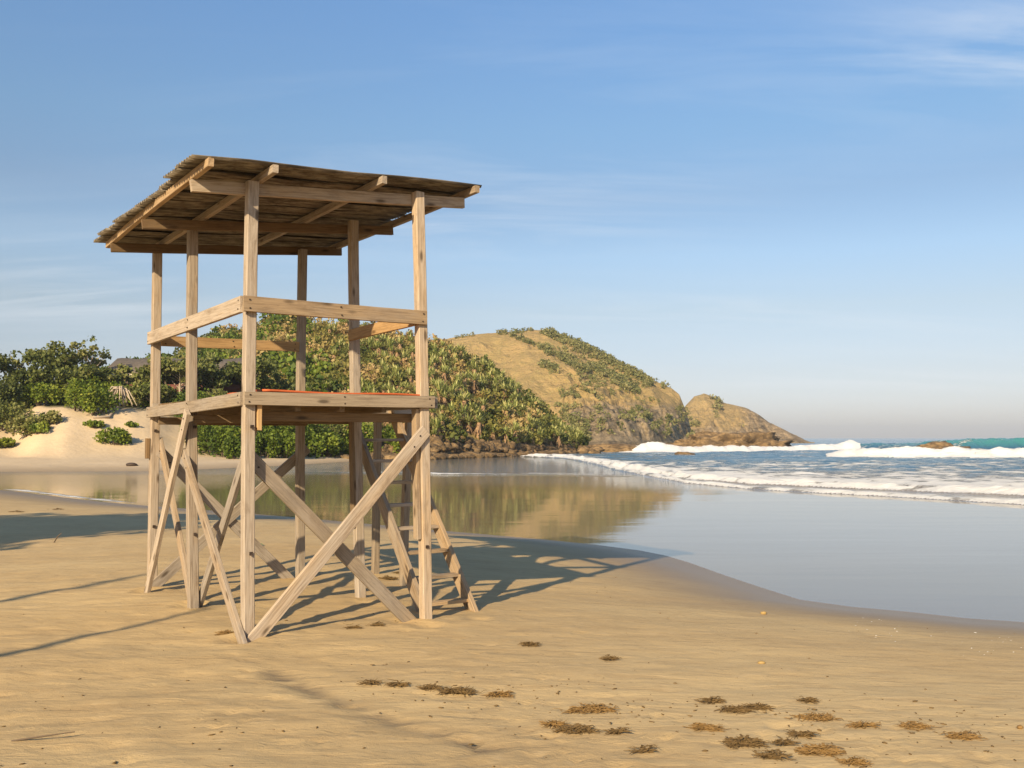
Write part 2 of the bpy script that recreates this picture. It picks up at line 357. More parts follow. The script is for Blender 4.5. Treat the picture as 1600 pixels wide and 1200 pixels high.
# ------------------------------------------------------------------ sea and waves
NC = 900
pxs = np.concatenate([np.linspace(-2600, -200, 40)[:-1], np.linspace(-200, 1900, NC), np.linspace(1900, 4500, 40)[1:]])
Ds = np.concatenate([np.geomspace(5, 26, 60)[:-1], np.geomspace(26, 230, 560), np.geomspace(230, 6000, 70)[1:]])
PX, DD = np.meshgrid(pxs, Ds); XX = (PX - 800) / FPX * DD
def ip(pairs): a = np.array(pairs, float); return np.interp(PX, a[:, 0], a[:, 1])
z = np.zeros(PX.shape); foam = np.zeros(PX.shape)
wob = fbm(XX * .2, XX * .1 + 3, 31, 5, .6) * 1.3; wob2 = fbm(XX * .9, DD * .7, 37, 3)
def wave(Dc, A, wf, wb, wobble=1.0):
    q = DD - (Dc + wob * wobble)
    return np.where(q < 0, np.exp(-(q / wf) ** 2), np.exp(-(q / wb) ** 2)) * A, q
# the wash running up the beach: two low rolls
D1 = ip([(700, 130), (780, 121), (880, 106), (925, 84), (960, 68), (1010, 56), (1070, 47.5), (1170, 42), (1300, 38.5), (1400, 36.3), (1600, 32.5), (1900, 28.5), (2600, 22)])
on1 = ip([(770, 0), (800, 1), (5000, 1)])
h, q = wave(D1, .13 * on1 * (1 + .35 * wob2), .35, 2.2, .55); z += h
foam = np.maximum(foam, on1 * np.where(q < -.5, 0, np.exp(-np.maximum(q - .1, 0) / 2.6)) * (.85 + .4 * wob2))
D1b = D1 + ip([(780, 3), (1000, 6.5), (1170, 5.4), (1600, 5), (2600, 4)])
h, q = wave(D1b, .27 * on1 * (1 + .45 * wob2), .7, 2.8, .8); z += h
foam = np.maximum(foam, on1 * np.where(q < -1.0, 0, np.exp(-np.maximum(q - 5.5, 0) ** 2 / 60)) * (.95 + .5 * wob2 + .2 * fbm(XX * 1.7, DD * 1.2, 87, 3)))
behind = sstep(0, 6, DD - D1b) * (1 - sstep(80, 120, DD)) * on1
foam = np.maximum(foam, behind * (.47 + .16 * sstep(26, 8, DD - D1b) + .42 * wob2 + .22 * fbm(XX * .12, DD * .4, 51, 3)))
leftw = sstep(760, 800, PX) * (1 - sstep(1060, 1130, PX)) * sstep(-1, 3, DD - D1) * (1 - sstep(16, 34, DD - D1))
foam = np.maximum(foam, leftw * (.74 + .5 * wob2))
z += leftw * .18 * np.maximum(wob2, 0)
# the white breaker
D2 = ip([(1240, 128), (1300, 119), (1350, 114), (1450, 110), (1600, 106), (1900, 99), (2600, 88)])
a2 = ip([(1285, 0), (1320, .85), (1380, 1.05), (1600, 1.1), (5000, 1.1)])
h, q = wave(D2, a2 * (1 + .22 * wob2), 1.3, 5.5, 1.6); z += h * (1 + .22 * fbm(XX * .6, DD * 1.2, 83, 3))
foam = np.maximum(foam, (a2 > .1) * np.where(q < -2.6, 0, np.exp(-np.maximum(q - .8, 0) / 1.6)) * (1.0 + .35 * wob2))
# surf round the reef
D2l = ip([(960, 150), (1060, 150), (1150, 160), (1240, 172), (1330, 178)])
a2l = ip([(965, 0), (1000, 1.2), (1030, 1.35), (1060, .85), (1150, .8), (1235, .7), (1262, .9), (1300, 1.0), (1325, .8), (1345, 0)])
h, q = wave(D2l, a2l * (1 + .35 * wob2), 2.2, 5, 1.5); z += h
foam = np.maximum(foam, (a2l > .1) * np.where(q < -4.5, 0, np.exp(-np.maximum(q - 2.5, 0) / 2.0)) * 1.1)
# the green wave rearing behind the breaker
D3 = ip([(1290, 186), (1330, 180), (1450, 170), (1600, 160), (1900, 148), (2600, 128)])
a3 = ip([(1285, 0), (1320, 1.2), (1350, 1.25), (1410, 1.25), (1450, 1.6), (1520, 2.15), (1600, 2.3), (1900, 2.2), (5000, 2.2)])
h, q = wave(D3, a3 * (1 + .06 * wob2), 3.6, 11, 2.0); z += h
teal = np.clip((h - .5) / 1.2, 0, 1) * (q < 1.5)
foam = np.maximum(foam, (a3 > .1) * np.exp(-((q - .4) / .6) ** 2) * (.42 + .5 * fbm(XX * .22, 0 * XX, 77, 2)))
foam = np.maximum(foam, sstep(1345, 1312, PX) * (a3 > .1) * np.exp(-np.maximum(np.abs(q + 1.5) - 3.0, 0)) * 1.1)
# open-water chop and swell
openw = sstep(0, 12, DD - D1) * on1
z += openw * (.10 * fbm(XX * .35, DD * .5, 61, 3)) * (1 + DD / 150).clip(0, 3) * (DD < 230)
z += openw * sstep(180, 260, DD) * .55 * fbm(XX * .012, DD * .05, 63, 3)
foam = np.maximum(foam, openw * sstep(62, 110, DD) * (.24 + .5 * fbm(XX * .2, DD * .5, 67, 3)) * (1 - sstep(150, 400, DD)))
# a thin foam line where the last wash meets the lagoon and along the sandy edge
Dl = ip([(640, 62), (690, 59.5), (770, 59), (860, 58), (960, 56.5), (1060, 54)])
onl = ip([(470, 0), (680, .9), (760, .62), (830, .45), (960, .42), (1010, .0)])
q = DD - Dl - wob * .5; z += .05 * onl * np.where(q < 0, np.exp(-(q / .3) ** 2), np.exp(-(q / 2) ** 2))
foam = np.maximum(foam, onl * np.exp(-(q / .55) ** 2))
sd = shore_dist(XX, DD) * SGN
edge = np.exp(-((sd + .45) / .28) ** 2) * sstep(300, 150, PX) * sstep(-40, 40, PX)
foam = np.maximum(foam, edge * .75)
deep = np.maximum(openw * sstep(0, 40, DD - D1), .42 * sstep(56, 64, DD - wob * .5)) * 1.0
chop = np.maximum(openw * .9, .004 + .07 * sstep(36, 54, DD) + .12 * sstep(56, 61, DD))
V = np.stack([XX.ravel(), DD.ravel(), z.ravel()], 1)
o = mesh_np('sea', V, grid_faces(len(Ds), len(pxs)), M['sea'], attrs={'deep': deep.ravel(), 'foam': foam.clip(0, 1.3).ravel(), 'chop': chop.ravel(), 'teal': teal.ravel()}, smooth=True)
tag(o, kind='structure')

# ------------------------------------------------------------------ far bank: dune and hills
def I(pairs, x): a = np.array(pairs, float); return np.interp(x, a[:, 0], a[:, 1])
DU_S = [(-1500, 40), (-300, 58), (0, 63), (230, 64), (350, 70), (450, 77), (560, 92), (680, 101), (760, 112)]
DU_TOP = [(-1500, 7), (-200, 6.4), (0, 5.4), (60, 5.6), (230, 5.4), (300, 4.4), (360, 2.6), (420, 1.6), (480, 1.2), (600, 1.0), (760, .9)]
def dune_z(px, D):
    s = D - I(DU_S, px); top = I(DU_TOP, px)
    z = np.where(s < 0, s * .05, .035 * np.minimum(s, 17))
    a = 17 + 3 * fbm(px * .012, 0 * px, 71, 2)
    z = z + (top - .5) * sstep(0, 1, (s - a) / 17)
    z = z + sstep(34, 80, s) * I([(-1500, 5), (300, 5), (480, 4), (700, 0)], px)
    X = (px - 800) / FPX * D
    return z + sstep(14, 30, s) * .35 * fbm(X * .2, D * .2, 73, 3) + .05 * fbm(X * .5, D * .5, 75, 2) * sstep(1, 6, s)
px_ = np.linspace(-1500, 760, 300); ss = np.concatenate([np.linspace(-4, 40, 90), np.linspace(41, 150, 40)])
PXd, SS = np.meshgrid(px_, ss); Dd = I(DU_S, PXd) + SS; Zd = dune_z(PXd, Dd)
veg = sstep(27, 34, SS + 3 * fbm(PXd * .02, SS * .1, 79, 3)) + sstep(300, 420, PXd) * sstep(14, 20, SS)
o = mesh_np('dune', np.stack([((PXd - 800) / FPX * Dd).ravel(), Dd.ravel(), Zd.ravel()], 1), grid_faces(len(ss), len(px_)), M['dune'], attrs={'veg': veg.clip(0, 1).ravel()}, smooth=True)
tag(o, kind='structure')

class Hill:
    def __init__(s, name, mat, S_, zs, R_, yr, p0, p1, nc, nr, amp, g, rockf, crag=None):
        s.crag = crag
        s.S, s.zs, s.R, s.yr, s.amp, s.g = S_, zs, R_, yr, amp, g
        px = np.linspace(p0, p1, nc); t = np.concatenate([np.linspace(-.06, 1, nr), np.linspace(1.02, 1.8, 16)])
        PX, T = np.meshgrid(px, t); D, Z, Xh = s.pos(PX, T)
        s.V = np.stack([Xh, D, Z], -1)
        rock = rockf(PX, T, 684 - (Z - EYE) / D * FPX)
        o = mesh_np(name, s.V.reshape(-1, 3), grid_faces(len(t), nc), mat, attrs={'rock': np.clip(rock, 0, 1).ravel()}, smooth=True)
        tag(o, kind='structure'); s.o = o; s.p0, s.p1 = p0, p1
    def pos(s, PX, T):
        Ds_, Dr = I(s.S, PX), I(s.R, PX); D = Ds_ + (Dr - Ds_) * np.where(T > 1, 1 + (T - 1) * 1.0, T)
        zr = EYE + (684 - I(s.yr, PX)) / FPX * Dr; z0 = I(s.zs, PX)
        tt = np.clip(T, 0, 1); zz = z0 + (zr - z0) * tt ** s.g
        zz = np.where(T > 1, zr - (T - 1) * np.maximum(zr, 2) * 1.0, zz); zz = np.where(T < 0, z0 + T * 25, zz)
        Xh = (PX - 800) / FPX * D
        env = np.clip(tt * 5, 0, 1) * (1 - .75 * sstep(.8, 1, tt)) * (T <= 1.02) * np.clip((zr - .5) / 10, 0, 1)
        a = s.amp
        ridged = 1 - np.abs(fbm(Xh * a[1], D * a[1] * .7, a[3], 5, .55)) * 2
        zz = zz + env * (a[0] * fbm(Xh * a[1] * .6, D * a[1] * .6, a[3] + 11, 4) + a[2] * (ridged - .6))
        if s.crag:
            cm = s.crag(PX, tt) * np.clip((zr - .5) / 10, 0, 1) * (T > 0) * (T <= 1)
            zz = zz + cm * (2.6 * (1 - 2.2 * np.abs(fbm(Xh * .10, zz * .07 + D * .03, a[3] + 40, 5, .6))) - 1.2); D = D + cm * 5 * fbm(Xh * .16 + zz * .05, zz * .10, a[3] + 50, 5, .62); Xh = (PX - 800) / FPX * D
        return D, zz, Xh
near = Hill('near_hill', M['hill_near'], [(150, 120), (300, 112), (480, 98), (560, 99), (680, 102), (790, 115), (850, 127), (910, 140)],
            [(150, 7), (300, 6), (420, 2.2), (480, 1.2), (560, .9), (680, .8), (910, .5)],
            [(150, 178), (330, 172), (450, 166), (640, 160), (760, 155), (850, 150), (910, 146)],
            [(150, 590), (260, 563), (300, 547), (330, 530), (365, 516), (400, 507), (450, 502), (550, 510), (640, 526), (690, 541), (745, 570), (785, 596), (830, 630), (870, 672), (900, 696), (912, 697)],
            150, 912, 260, 120, (1.6, .06, .9, 101), .95, lambda p, t, y: .9 * sstep(.10, .02, t) * sstep(480, 560, p))
def rock_gold(p, t, y):
    cliff = sstep(0, 60, y - np.interp(p, [850, 900, 950, 1000, 1060, 1083], [625, 600, 596, 598, 602, 595])) * sstep(850, 905, p)
    return .85 * cliff + .9 * sstep(.08, .03, t)
gold = Hill('dry_grass_hill', M['hill_gold'], [(600, 232), (880, 208), (950, 205), (1000, 222), (1050, 255), (1085, 285)], [(600, 1), (1085, .4)],
            [(600, 330), (850, 335), (960, 318), (1060, 306), (1085, 300)],
            [(600, 545), (660, 533), (700, 528), (740, 523), (800, 519), (830, 516), (860, 518), (900, 531), (930, 546), (960, 561), (1020, 591), (1050, 605), (1062, 614), (1072, 640), (1079, 668), (1085, 688)],
            600, 1086, 380, 220, (2.6, .035, 3.0, 131), .9, rock_gold, lambda p, t: sstep(.75, .45, t) * sstep(840, 900, p) * np.clip(t * 8, 0, 1))
head = Hill('headland', M['headland'], [(1040, 395), (1150, 400), (1275, 430)], [(1040, .3), (1275, .3)], [(1040, 450), (1275, 455)],
            [(1040, 690), (1058, 662), (1071, 634), (1085, 619), (1100, 615), (1115, 620), (1130, 628), (1170, 641), (1188, 652), (1200, 661), (1225, 673), (1243, 681), (1258, 688), (1272, 693)],
            1042, 1272, 220, 130, (3.0, .04, 3.4, 151), .85, lambda p, t, y: .35 + .5 * sstep(1130, 1220, p) + .3 * sstep(.4, .1, t), lambda p, t: .8 * sstep(.95, .7, t) * np.clip(t * 6, 0, 1))

# ------------------------------------------------------------------ rocks
def rock_mesh(name, c, rx, ry, rz, seed, mat='rock', sub=4, parent=None, rough=.45):
    bm = bmesh.new(); bmesh.ops.create_icosphere(bm, subdivisions=sub, radius=1)
    V = np.array([v.co[:] for v in bm.verts]); F = np.array([[v.index for v in f.verts] for f in bm.faces]); bm.free()
    k = seed * 3.7
    n = fbm(V[:, 0] * 1.6 + k, V[:, 1] * 1.6 + V[:, 2] * 2.1, seed, 5, .6) * rough + (1 - np.abs(fbm(V[:, 0] * 2.5 + k, V[:, 2] * 3 + V[:, 1], seed + 5, 4)) * 2) * rough * .35
    V = V * (1 + n)[:, None] * np.array([rx, ry, rz])
    o = mesh_np(name, V, F, M[mat]); o.location = c; return o
o = rock_mesh('reef_rock', (0, 0, 0), 11.5, 5.0, 3.3, 3, sub=5, rough=.75); o.location = (at_y(1140, 695, 186).x, 186, -.6); o.rotation_euler = (0, 0, .1)
tag(o, 'broad brown rock reef standing in the surf before the headland', 'rock')
o = rock_mesh('sea_rock', (at_y(1468, 700, 128).x, 128, -.35), 3.8, 2.0, 1.75, 8); tag(o, 'brown rock awash behind the white breaker, larger hump', 'rock')
o = rock_mesh('sea_rock', (at_y(1418, 700, 129).x, 129, -.45), 3.6, 1.6, 1.35, 9); tag(o, 'lower brown rock awash beside the larger wave-washed hump', 'rock')
o = rock_mesh('sea_rock', (at_y(1068, 707, 125).x, 125, -.15), 1.3, .7, .55, 12, sub=3); tag(o, 'small dark rock in the foam before the brown reef', 'rock')
o = rock_mesh('rock_shelf', (at_y(960, 706, 150).x, 151, -.4), 7.5, 3.5, 1.5, 14); tag(o, 'low brown rock shelf running into the surf at the foot of the cliff', 'rock')
rng = np.random.default_rng(11)
bm = bmesh.new(); bmesh.ops.create_icosphere(bm, subdivisions=2, radius=1)
RV = np.array([v.co[:] for v in bm.verts]); RF = np.array([[v.index for v in f.verts] for f in bm.faces]); bm.free()
VV, FF = [], []; n0 = 0
for k in range(2600):
    px = rng.uniform(500, 935); T = rng.uniform(-.04, .055) ; D, zz, xh = near.pos(np.array([min(px, 905.)]), np.array([max(T, -.02)]))
    D = D[0] + (T < 0) * T * 60; x = (px - 800) / FPX * D; zz = max(0.0, float(zz[0]) if T > 0 else .1)
    r = rng.uniform(.10, .42) * (1.9 if rng.random() < .10 else 1)
    n = fbm(RV[:, 0] * 1.7 + k, RV[:, 1] * 1.7 + RV[:, 2], k % 50, 3) * .9
    VV.append(RV * (1 + n)[:, None] * np.array([r * rng.uniform(.9, 1.9), r, r * rng.uniform(.5, 1.0)]) + [x, D, zz]); FF.append(RF + n0); n0 += len(RV)
o = mesh_np('rubble', np.concatenate(VV), np.concatenate(FF), M['rock']); tag(o, 'brown boulder rubble along the water at the foot of the green hill', 'rocks', kind='stuff')

# ------------------------------------------------------------------ vegetation builders
def leaves(C, Nn, size, rng, tint, aspect=.45, droop=0):
    n = len(C)
    d = rng.normal(size=(n, 3)); d = d / np.linalg.norm(d, axis=1)[:, None] + Nn * .6; d[:, 2] -= droop
    d /= np.linalg.norm(d, axis=1)[:, None]
    s = np.cross(d, rng.normal(size=(n, 3))); s /= np.linalg.norm(s, axis=1)[:, None]
    L = (size * rng.uniform(.6, 1.3, n))[:, None]
    V = np.stack([C - d * L * .5, C + s * L * aspect, C + d * L * .6, C - s * L * aspect], 1).reshape(-1, 3)
    F = np.arange(4 * n).reshape(-1, 4); return V, F, np.repeat(tint, 4)
def blob_pts(c, r, n, rng, shell=.55):
    d = rng.normal(size=(n, 3)); d /= np.linalg.norm(d, axis=1)[:, None]
    rr = (shell + (1 - shell) * rng.random(n)) * (1 + .25 * rng.normal(size=n) * .5)
    return np.asarray(c) + d * rr[:, None] * np.asarray(r), d
def tube(pts, rad, sides=6):
    pts = [Vector(p) for p in pts]; V, F = [], []
    for i, p in enumerate(pts):
        a = (pts[min(i + 1, len(pts) - 1)] - pts[max(i - 1, 0)]).normalized()
        s = a.cross(Vector((.3, .8, .1)) if abs(a.z) > .8 else Vector((0, 0, 1))).normalized(); q = a.cross(s)
        for k in range(sides):
            an = 2 * math.pi * k / sides; V.append(tuple(p + (s * math.cos(an) + q * math.sin(an)) * rad[i]))
    for i in range(len(pts) - 1):
        for k in range(sides):
            a = i * sides + k; b_ = i * sides + (k + 1) % sides; F.append((a, b_, b_ + sides, a + sides))
    return V, F
def joinm(parts):
    VV, FF, n = [], [], 0
    for V, F in parts:
        VV += list(V); FF += [tuple(i + n for i in f) for f in F]; n += len(V)
    return VV, FF
def tree(name, label, base, H, R, seed, nl=9, leaf=.34, nleaf=1700, flat=.6, tint=(.2, .7), bark='bark', lean=(0, 0), mat='leaf_tree', group=None, open_=.0, cat='tree', trunk_r=.16, low=.35):
    rng = np.random.default_rng(seed); root = empty(name, base); tag(root, label, cat, group)
    parts = []; tips = []
    top = Vector((lean[0], lean[1], H * .62)); pts = [Vector((0, 0, -.5)), Vector((lean[0] * .25, lean[1] * .2, H * .2)), Vector((lean[0] * .55 + rng.normal() * .2, lean[1] * .5, H * .42)), top]
    parts.append(tube(pts, [trunk_r, trunk_r * .85, trunk_r * .7, trunk_r * .45]))
    for k in range(nl):
        f = rng.uniform(low, 1.0); st = pts[1].lerp(pts[3], f); an = 2 * math.pi * (k / nl + rng.uniform(-.06, .06)); rr = R * rng.uniform(.45, .92)
        tip = Vector((lean[0] + math.cos(an) * rr, lean[1] + math.sin(an) * rr, H * (.60 + .32 * f * rng.uniform(.6, 1.1)) - .12 * rr))
        mid = st.lerp(tip, .5) + Vector((rng.normal() * .2, rng.normal() * .2, -.25 + rng.normal() * .25))
        parts.append(tube([st, mid, tip], [trunk_r * .42, trunk_r * .28, trunk_r * .1], 5)); tips.append(tip)
        t2 = mid + Vector((rng.normal() * .5, rng.normal() * .5, .7)) * (R * .3); parts.append(tube([mid, t2], [trunk_r * .22, trunk_r * .07], 4)); tips.append(t2)
    tips.append(Vector((lean[0], lean[1], H * .92)))
    V, F = joinm(parts); mesh_np('trunk', V, F, M[bark], root, smooth=True)
    LV, LF, LT = [], [], []; n0 = 0
    for tp in tips:
        n = int(nleaf / len(tips) * rng.uniform(.6, 1.4)); r = R * rng.uniform(.26, .42)
        C, d = blob_pts(tp, (r, r, r * flat), n, rng, .35)
        C[:, 2] -= r * .1; tn = np.clip(rng.uniform(*tint) + rng.normal(size=n) * .14, 0, 1)
        v, f, tt = leaves(C, d, leaf, rng, tn); LV.append(v); LF.append(f + n0); LT.append(tt); n0 += len(v)
    mesh_np('crown', np.concatenate(LV), np.concatenate(LF), M[mat], root, {'tint': np.concatenate(LT)}); return root
def bush(name, label, base, rx, ry, h, seed, mat='leaf_bright', nleaf=1300, leaf=.26, tint=(.3, .8), group=None, lobes=9):
    rng = np.random.default_rng(seed); root = empty(name, base); tag(root, label, 'bush', group)
    parts = []; LV, LF, LT = [], [], []; n0 = 0
    for k in range(lobes):
        an = rng.uniform(0, 6.28); q = math.sqrt(rng.random()) * .75; c = Vector((math.cos(an) * q * rx, math.sin(an) * q * ry, h * (.30 + .42 * (1 - q) * rng.uniform(.5, 1.2))))
        parts.append(tube([Vector((c.x * .2, c.y * .2, -.3)), c * .6, c], [.06, .04, .015], 4))
        n = nleaf // lobes; r = rng.uniform(.34, .52)
        C, d = blob_pts(c, (rx * r, ry * r, h * r), n, rng, .5); keep = C[:, 2] > -.1; C, d = C[keep], d[keep]
        tn = np.clip(rng.uniform(*tint) + rng.normal(size=len(C)) * .15, 0, 1)
        v, f, tt = leaves(C, d, leaf, rng, tn); LV.append(v); LF.append(f + n0); LT.append(tt); n0 += len(v)
    V, F = joinm(parts); mesh_np('stem', V, F, M['bark_dark'], root)
    mesh_np('foliage', np.concatenate(LV), np.concatenate(LF), M[mat], root, {'tint': np.concatenate(LT)}); return root
def drop_dune(px, py):
    D = np.arange(float(I(DU_S, px)) + 2, float(I(DU_S, px)) + 34, .25); zz = dune_z(np.full(D.shape, float(px)), D); yy = 684 - (zz - EYE) / D * FPX
    k = np.argmax(yy <= py) if (yy <= py).any() else len(D) - 1
    return Vector(((px - 800) / FPX * D[k], D[k], zz[k]))
def dune_at(px, D): return Vector(((px - 800) / FPX * D, D, float(dune_z(np.array([float(px)]), np.array([float(D)]))[0])))

# dune trees
G = 'trees on the dune across the lagoon'
def T(px, D, ytop, R, seed, label, **k):
    b_ = dune_at(px, D); H = zpix(ytop, D) - b_.z
    return tree('dune_tree', label, b_, H, R, seed, group=G, **k)
T(22, 99, 541, 1.9, 1, 'open tree with bare pale branches at the dune edge', nleaf=420, low=.1, trunk_r=.2)
T(85, 101, 534, 3.0, 2, 'broad dark spreading tree on the dune beside the bare-branched tree', nleaf=3000, nl=12)
T(128, 103, 519, 2.1, 3, 'tallest scraggly tree with open wind-bent top on the dune', nleaf=650, lean=(.9, 0), nl=8, tint=(.4, .9), trunk_r=.2)
T(56, 97, 562, 2.4, 4, 'low dark tree under the broad spreading tree', nleaf=2200, nl=11, tint=(.1, .5), low=.1)
T(128, 98, 570, 2.8, 5, 'dense low tree below the tallest scraggly tree', nleaf=2600, nl=12, tint=(.15, .6), low=.1)
T(165, 99, 573, 1.8, 6, 'small grey-green tree beside the thatched building', nleaf=1400, tint=(.3, .8), low=.15)
T(-25, 96, 545, 2.8, 7, 'dark tree standing at the left end of the dune wood', nleaf=2200)
T(-80, 98, 540, 3.2, 8, 'large dark tree beyond the end tree of the dune wood', nleaf=2200)
T(282, 101, 545, 3.3, 9, 'flat-topped tree with pale twisted trunks before the thatched building', nleaf=3000, nl=13, flat=.4, tint=(.35, .8), low=.2)
T(335, 104, 552, 2.8, 10, 'dark rounded tree behind the flat-topped tree', nleaf=2400, tint=(.1, .5))
T(345, 97, 592, 2.2, 11, 'low tree with bare crooked limbs below the dark rounded tree', nleaf=700, low=.1, tint=(.3, .8), trunk_r=.2)
T(395, 106, 553, 3.0, 12, 'dense green tree at the foot of the hill behind the tower', nleaf=2600, tint=(.25, .7))
T(432, 108, 575, 2.6, 13, 'dark tree next to the dense green one below the hill', nleaf=2200, tint=(.05, .45))
T(395, 98, 603, 2.2, 14, 'small dark tree on the bank under the dense green tree', nleaf=1700, low=.1, tint=(.1, .5))
T(215, 98, 596, 1.7, 15, 'small olive tree before the thatched building', nleaf=1000, low=.1, tint=(.3, .8))
T(242, 97, 590, 1.9, 16, 'olive tree beside the flat-topped tree', nleaf=1200, low=.1, tint=(.2, .7))
# dune bushes
def B(px, py, rx, h, seed, label, **k):
    return bush('dune_bush', label, drop_dune(px, py), rx, k.pop('ry', rx * .8), h, seed, group='bushes on the dune', **k)
B(62, 634, 2.0, 2.6, 21, 'bright green bush on the dune rim below the dark trees')
B(118, 642, 2.3, 3.2, 22, 'largest bright green bush at the top of the sand slope')
B(150, 648, 2.0, 3.0, 23, 'bright green bush beside the largest one on the sand slope', tint=(.1, .7))
B(215, 634, 2.0, 2.6, 24, 'grey-green bush on the rim below the thatched building', mat='leaf_tree', tint=(.4, 1.))
B(28, 628, 2.2, 2.8, 25, 'dark green bush in the hollow of the dune rim', mat='leaf_tree', tint=(.1, .6))
B(95, 622, 1.5, 1.6, 26, 'low ochre green bush between the bright dune bushes', tint=(.5, 1.))
B(8, 672, 2.9, 3.4, 27, 'big dark bush spilling down the end of the dune', mat='leaf_tree', tint=(.2, .7), nleaf=2000)
B(45, 680, 1.9, 2.0, 28, 'green bush at the lower end of the big dark bush', mat='leaf_tree', tint=(.3, .9))
B(5, 700, 1.3, .9, 29, 'low bright patch of plants at the foot of the dune', nleaf=600)
B(68, 677, 1.1, .9, 30, 'small olive bush on the open sand near the dark bush', tint=(.2, .9), nleaf=600)
B(84, 662, 1.2, 1.2, 31, 'round olive bush half buried in the open sand', mat='leaf_tree', tint=(.4, 1.), nleaf=600)
B(150, 671, 1.1, .8, 32, 'upper small bright bush on the bare sand slope', nleaf=600)
B(178, 696, 1.6, 1.5, 33, 'lower bright green bush alone on the bare sand slope', nleaf=1000)
B(203, 668, .7, .5, 34, 'tiny tuft beside driftwood on the sand slope', nleaf=250)
B(258, 640, 2.2, 2.6, 40, 'olive bush on the rim under the flat-topped tree', mat='leaf_tree', tint=(.3, .9))
for k, (px, D, yt, rx, mt, tn, lb) in enumerate([
    (300, 96, 600, 2.4, 'leaf_bright', (0, .5), 'wide green bush on the dune rim behind the tower deck'), (338, 91, 612, 2.3, 'leaf_tree', (.4, 1), 'olive bush at the head of the green tongue on the sand'),
    (316, 90, 630, 2.0, 'leaf_bright', (0, .5), 'green bush at the upper side of the sand slope behind the tower'), (334, 87, 645, 1.9, 'leaf_bright', (.1, .6), 'green bush creeping down the sand behind the tower legs'),
    (354, 85, 660, 1.5, 'leaf_bright', (0, .5), 'green bush low on the creeping tongue of plants'), (367, 83, 680, 1.1, 'leaf_bright', (0, .4), 'lowest bush at the tip of the green tongue on the sand'),
    (375, 94, 618, 2.2, 'leaf_tree', (.3, .9), 'olive bush beside the tower corner post'), (400, 96, 605, 2.3, 'leaf_tree', (.2, .8), 'tall olive bush behind the corner post'),
    (418, 91, 642, 2.0, 'leaf_bright', (0, .5), 'green bush where the sand slope ends'), (414, 87, 668, 1.5, 'leaf_bright', (0, .4), 'low dark green bush beside the end of the sand slope'),
    (450, 92, 640, 2.3, 'leaf_bright', (0, .6), 'tall green bush at the end of the far beach'), (444, 88, 670, 1.8, 'leaf_bright', (.1, .6), 'low green bush at the end of the far beach'),
    (482, 95, 640, 2.3, 'leaf_bright', (0, .5), 'dark green bush behind the rear tower post'), (478, 92, 670, 1.8, 'leaf_bright', (.1, .7), 'low bright bush by the rear tower post'),
    (514, 98, 645, 2.3, 'leaf_tree', (.3, .9), 'olive bush at the hill foot between two tower posts'), (512, 95, 674, 1.7, 'leaf_bright', (.1, .6), 'low green bush at the hill foot between two tower posts'),
    (546, 99, 650, 2.2, 'leaf_bright', (0, .6), 'green bush at the hill foot behind the middle post'), (580, 100, 655, 2.1, 'leaf_bright', (.2, .8), 'bright bush at the hill foot behind the ladder'),
    (612, 101, 662, 2.0, 'leaf_bright', (.1, .7), 'green bush at the hill foot beside the ladder top'), (-10, 92, 588, 2.6, 'leaf_tree', (.2, .8), 'dark bush closing the end of the dune rim'),
    (12, 94, 590, 2.4, 'leaf_tree', (.1, .6), 'dark bush under the bare-branched tree'), (-45, 90, 592, 2.8, 'leaf_tree', (.2, .7), 'broad dark bush beyond the end of the dune rim')]):
    b_ = dune_at(px, D); bush('dune_bush', lb, b_, rx, rx * .85, max(.8, zpix(yt, D) - b_.z), 60 + k, mat=mt, tint=tn, group='bushes on the dune', nleaf=1500)
for k, (px, py, rx, h, tn, lb) in enumerate([(84, 632, 1.9, 2.6, (.3, 1), 'yellow-green bush in the thick of the rim scrub'), (138, 630, 2.2, 3.2, (.2, .9), 'tall green bush closing the gap in the rim scrub'),
    (172, 634, 1.6, 2.8, (.2, .8), 'green bush next to the hanging roots'), (212, 628, 1.8, 2.6, (.3, 1), 'yellow-green bush below the thatched eave'), (240, 634, 2.0, 2.8, (.2, .9), 'green bush hiding the foot of the thatched building'),
    (40, 640, 1.8, 2.4, (.2, .8), 'green bush in the dune hollow'), (15, 650, 2.0, 2.6, (.2, .9), 'green bush above the big dark bush')]):
    B(px, py, rx, h, 130 + k, lb, tint=tn)
T(236, 100, 556, 2.2, 140, 'grey-green tree leaning over the thatched roof', nleaf=1500, tint=(.3, .9), low=.2)
T(188, 101, 566, 1.6, 141, 'small open tree before the end of the thatched roof', nleaf=700, tint=(.3, .9), low=.2)
# uprooted stump with hanging roots
rt = empty('root_tangle', drop_dune(188, 640)); tag(rt, 'tangle of bare pale roots hanging over the dune rim', 'roots')
rng = np.random.default_rng(3); parts = []
for k in range(26):
    an = rng.uniform(0, 6.28); r = rng.uniform(.6, 1.9); e = Vector((math.cos(an) * r, -.5 - abs(math.sin(an)) * .7, rng.uniform(-.2, 1.0) + .2))
    parts.append(tube([Vector((0, 0, 2.2)), Vector((e.x * .5, e.y * .6, 2.0 + rng.normal() * .2)), e], [.11, .07, .03], 5))
V, F = joinm(parts); mesh_np('roots', V, F, M['bark'], rt, smooth=True)
lg = tube([drop_dune(146, 655) + Vector((0, 0, .1)), drop_dune(170, 655) + Vector((0, 0, .2)), drop_dune(188, 638) + Vector((0, 0, .4))], [.12, .14, .08])
o = mesh_np('driftwood_log', lg[0], lg[1], M['bark']); tag(o, 'grey driftwood log lying on the sand slope under the roots', 'log')
p = drop_dune(208, 728); o = rock_mesh('beach_stone', p + Vector((0, 0, .05)), .38, .3, .2, 33, sub=2); o.data.materials[0] = M['iron']; tag(o, 'single dark stone on the flat far beach below the dune', 'stone')

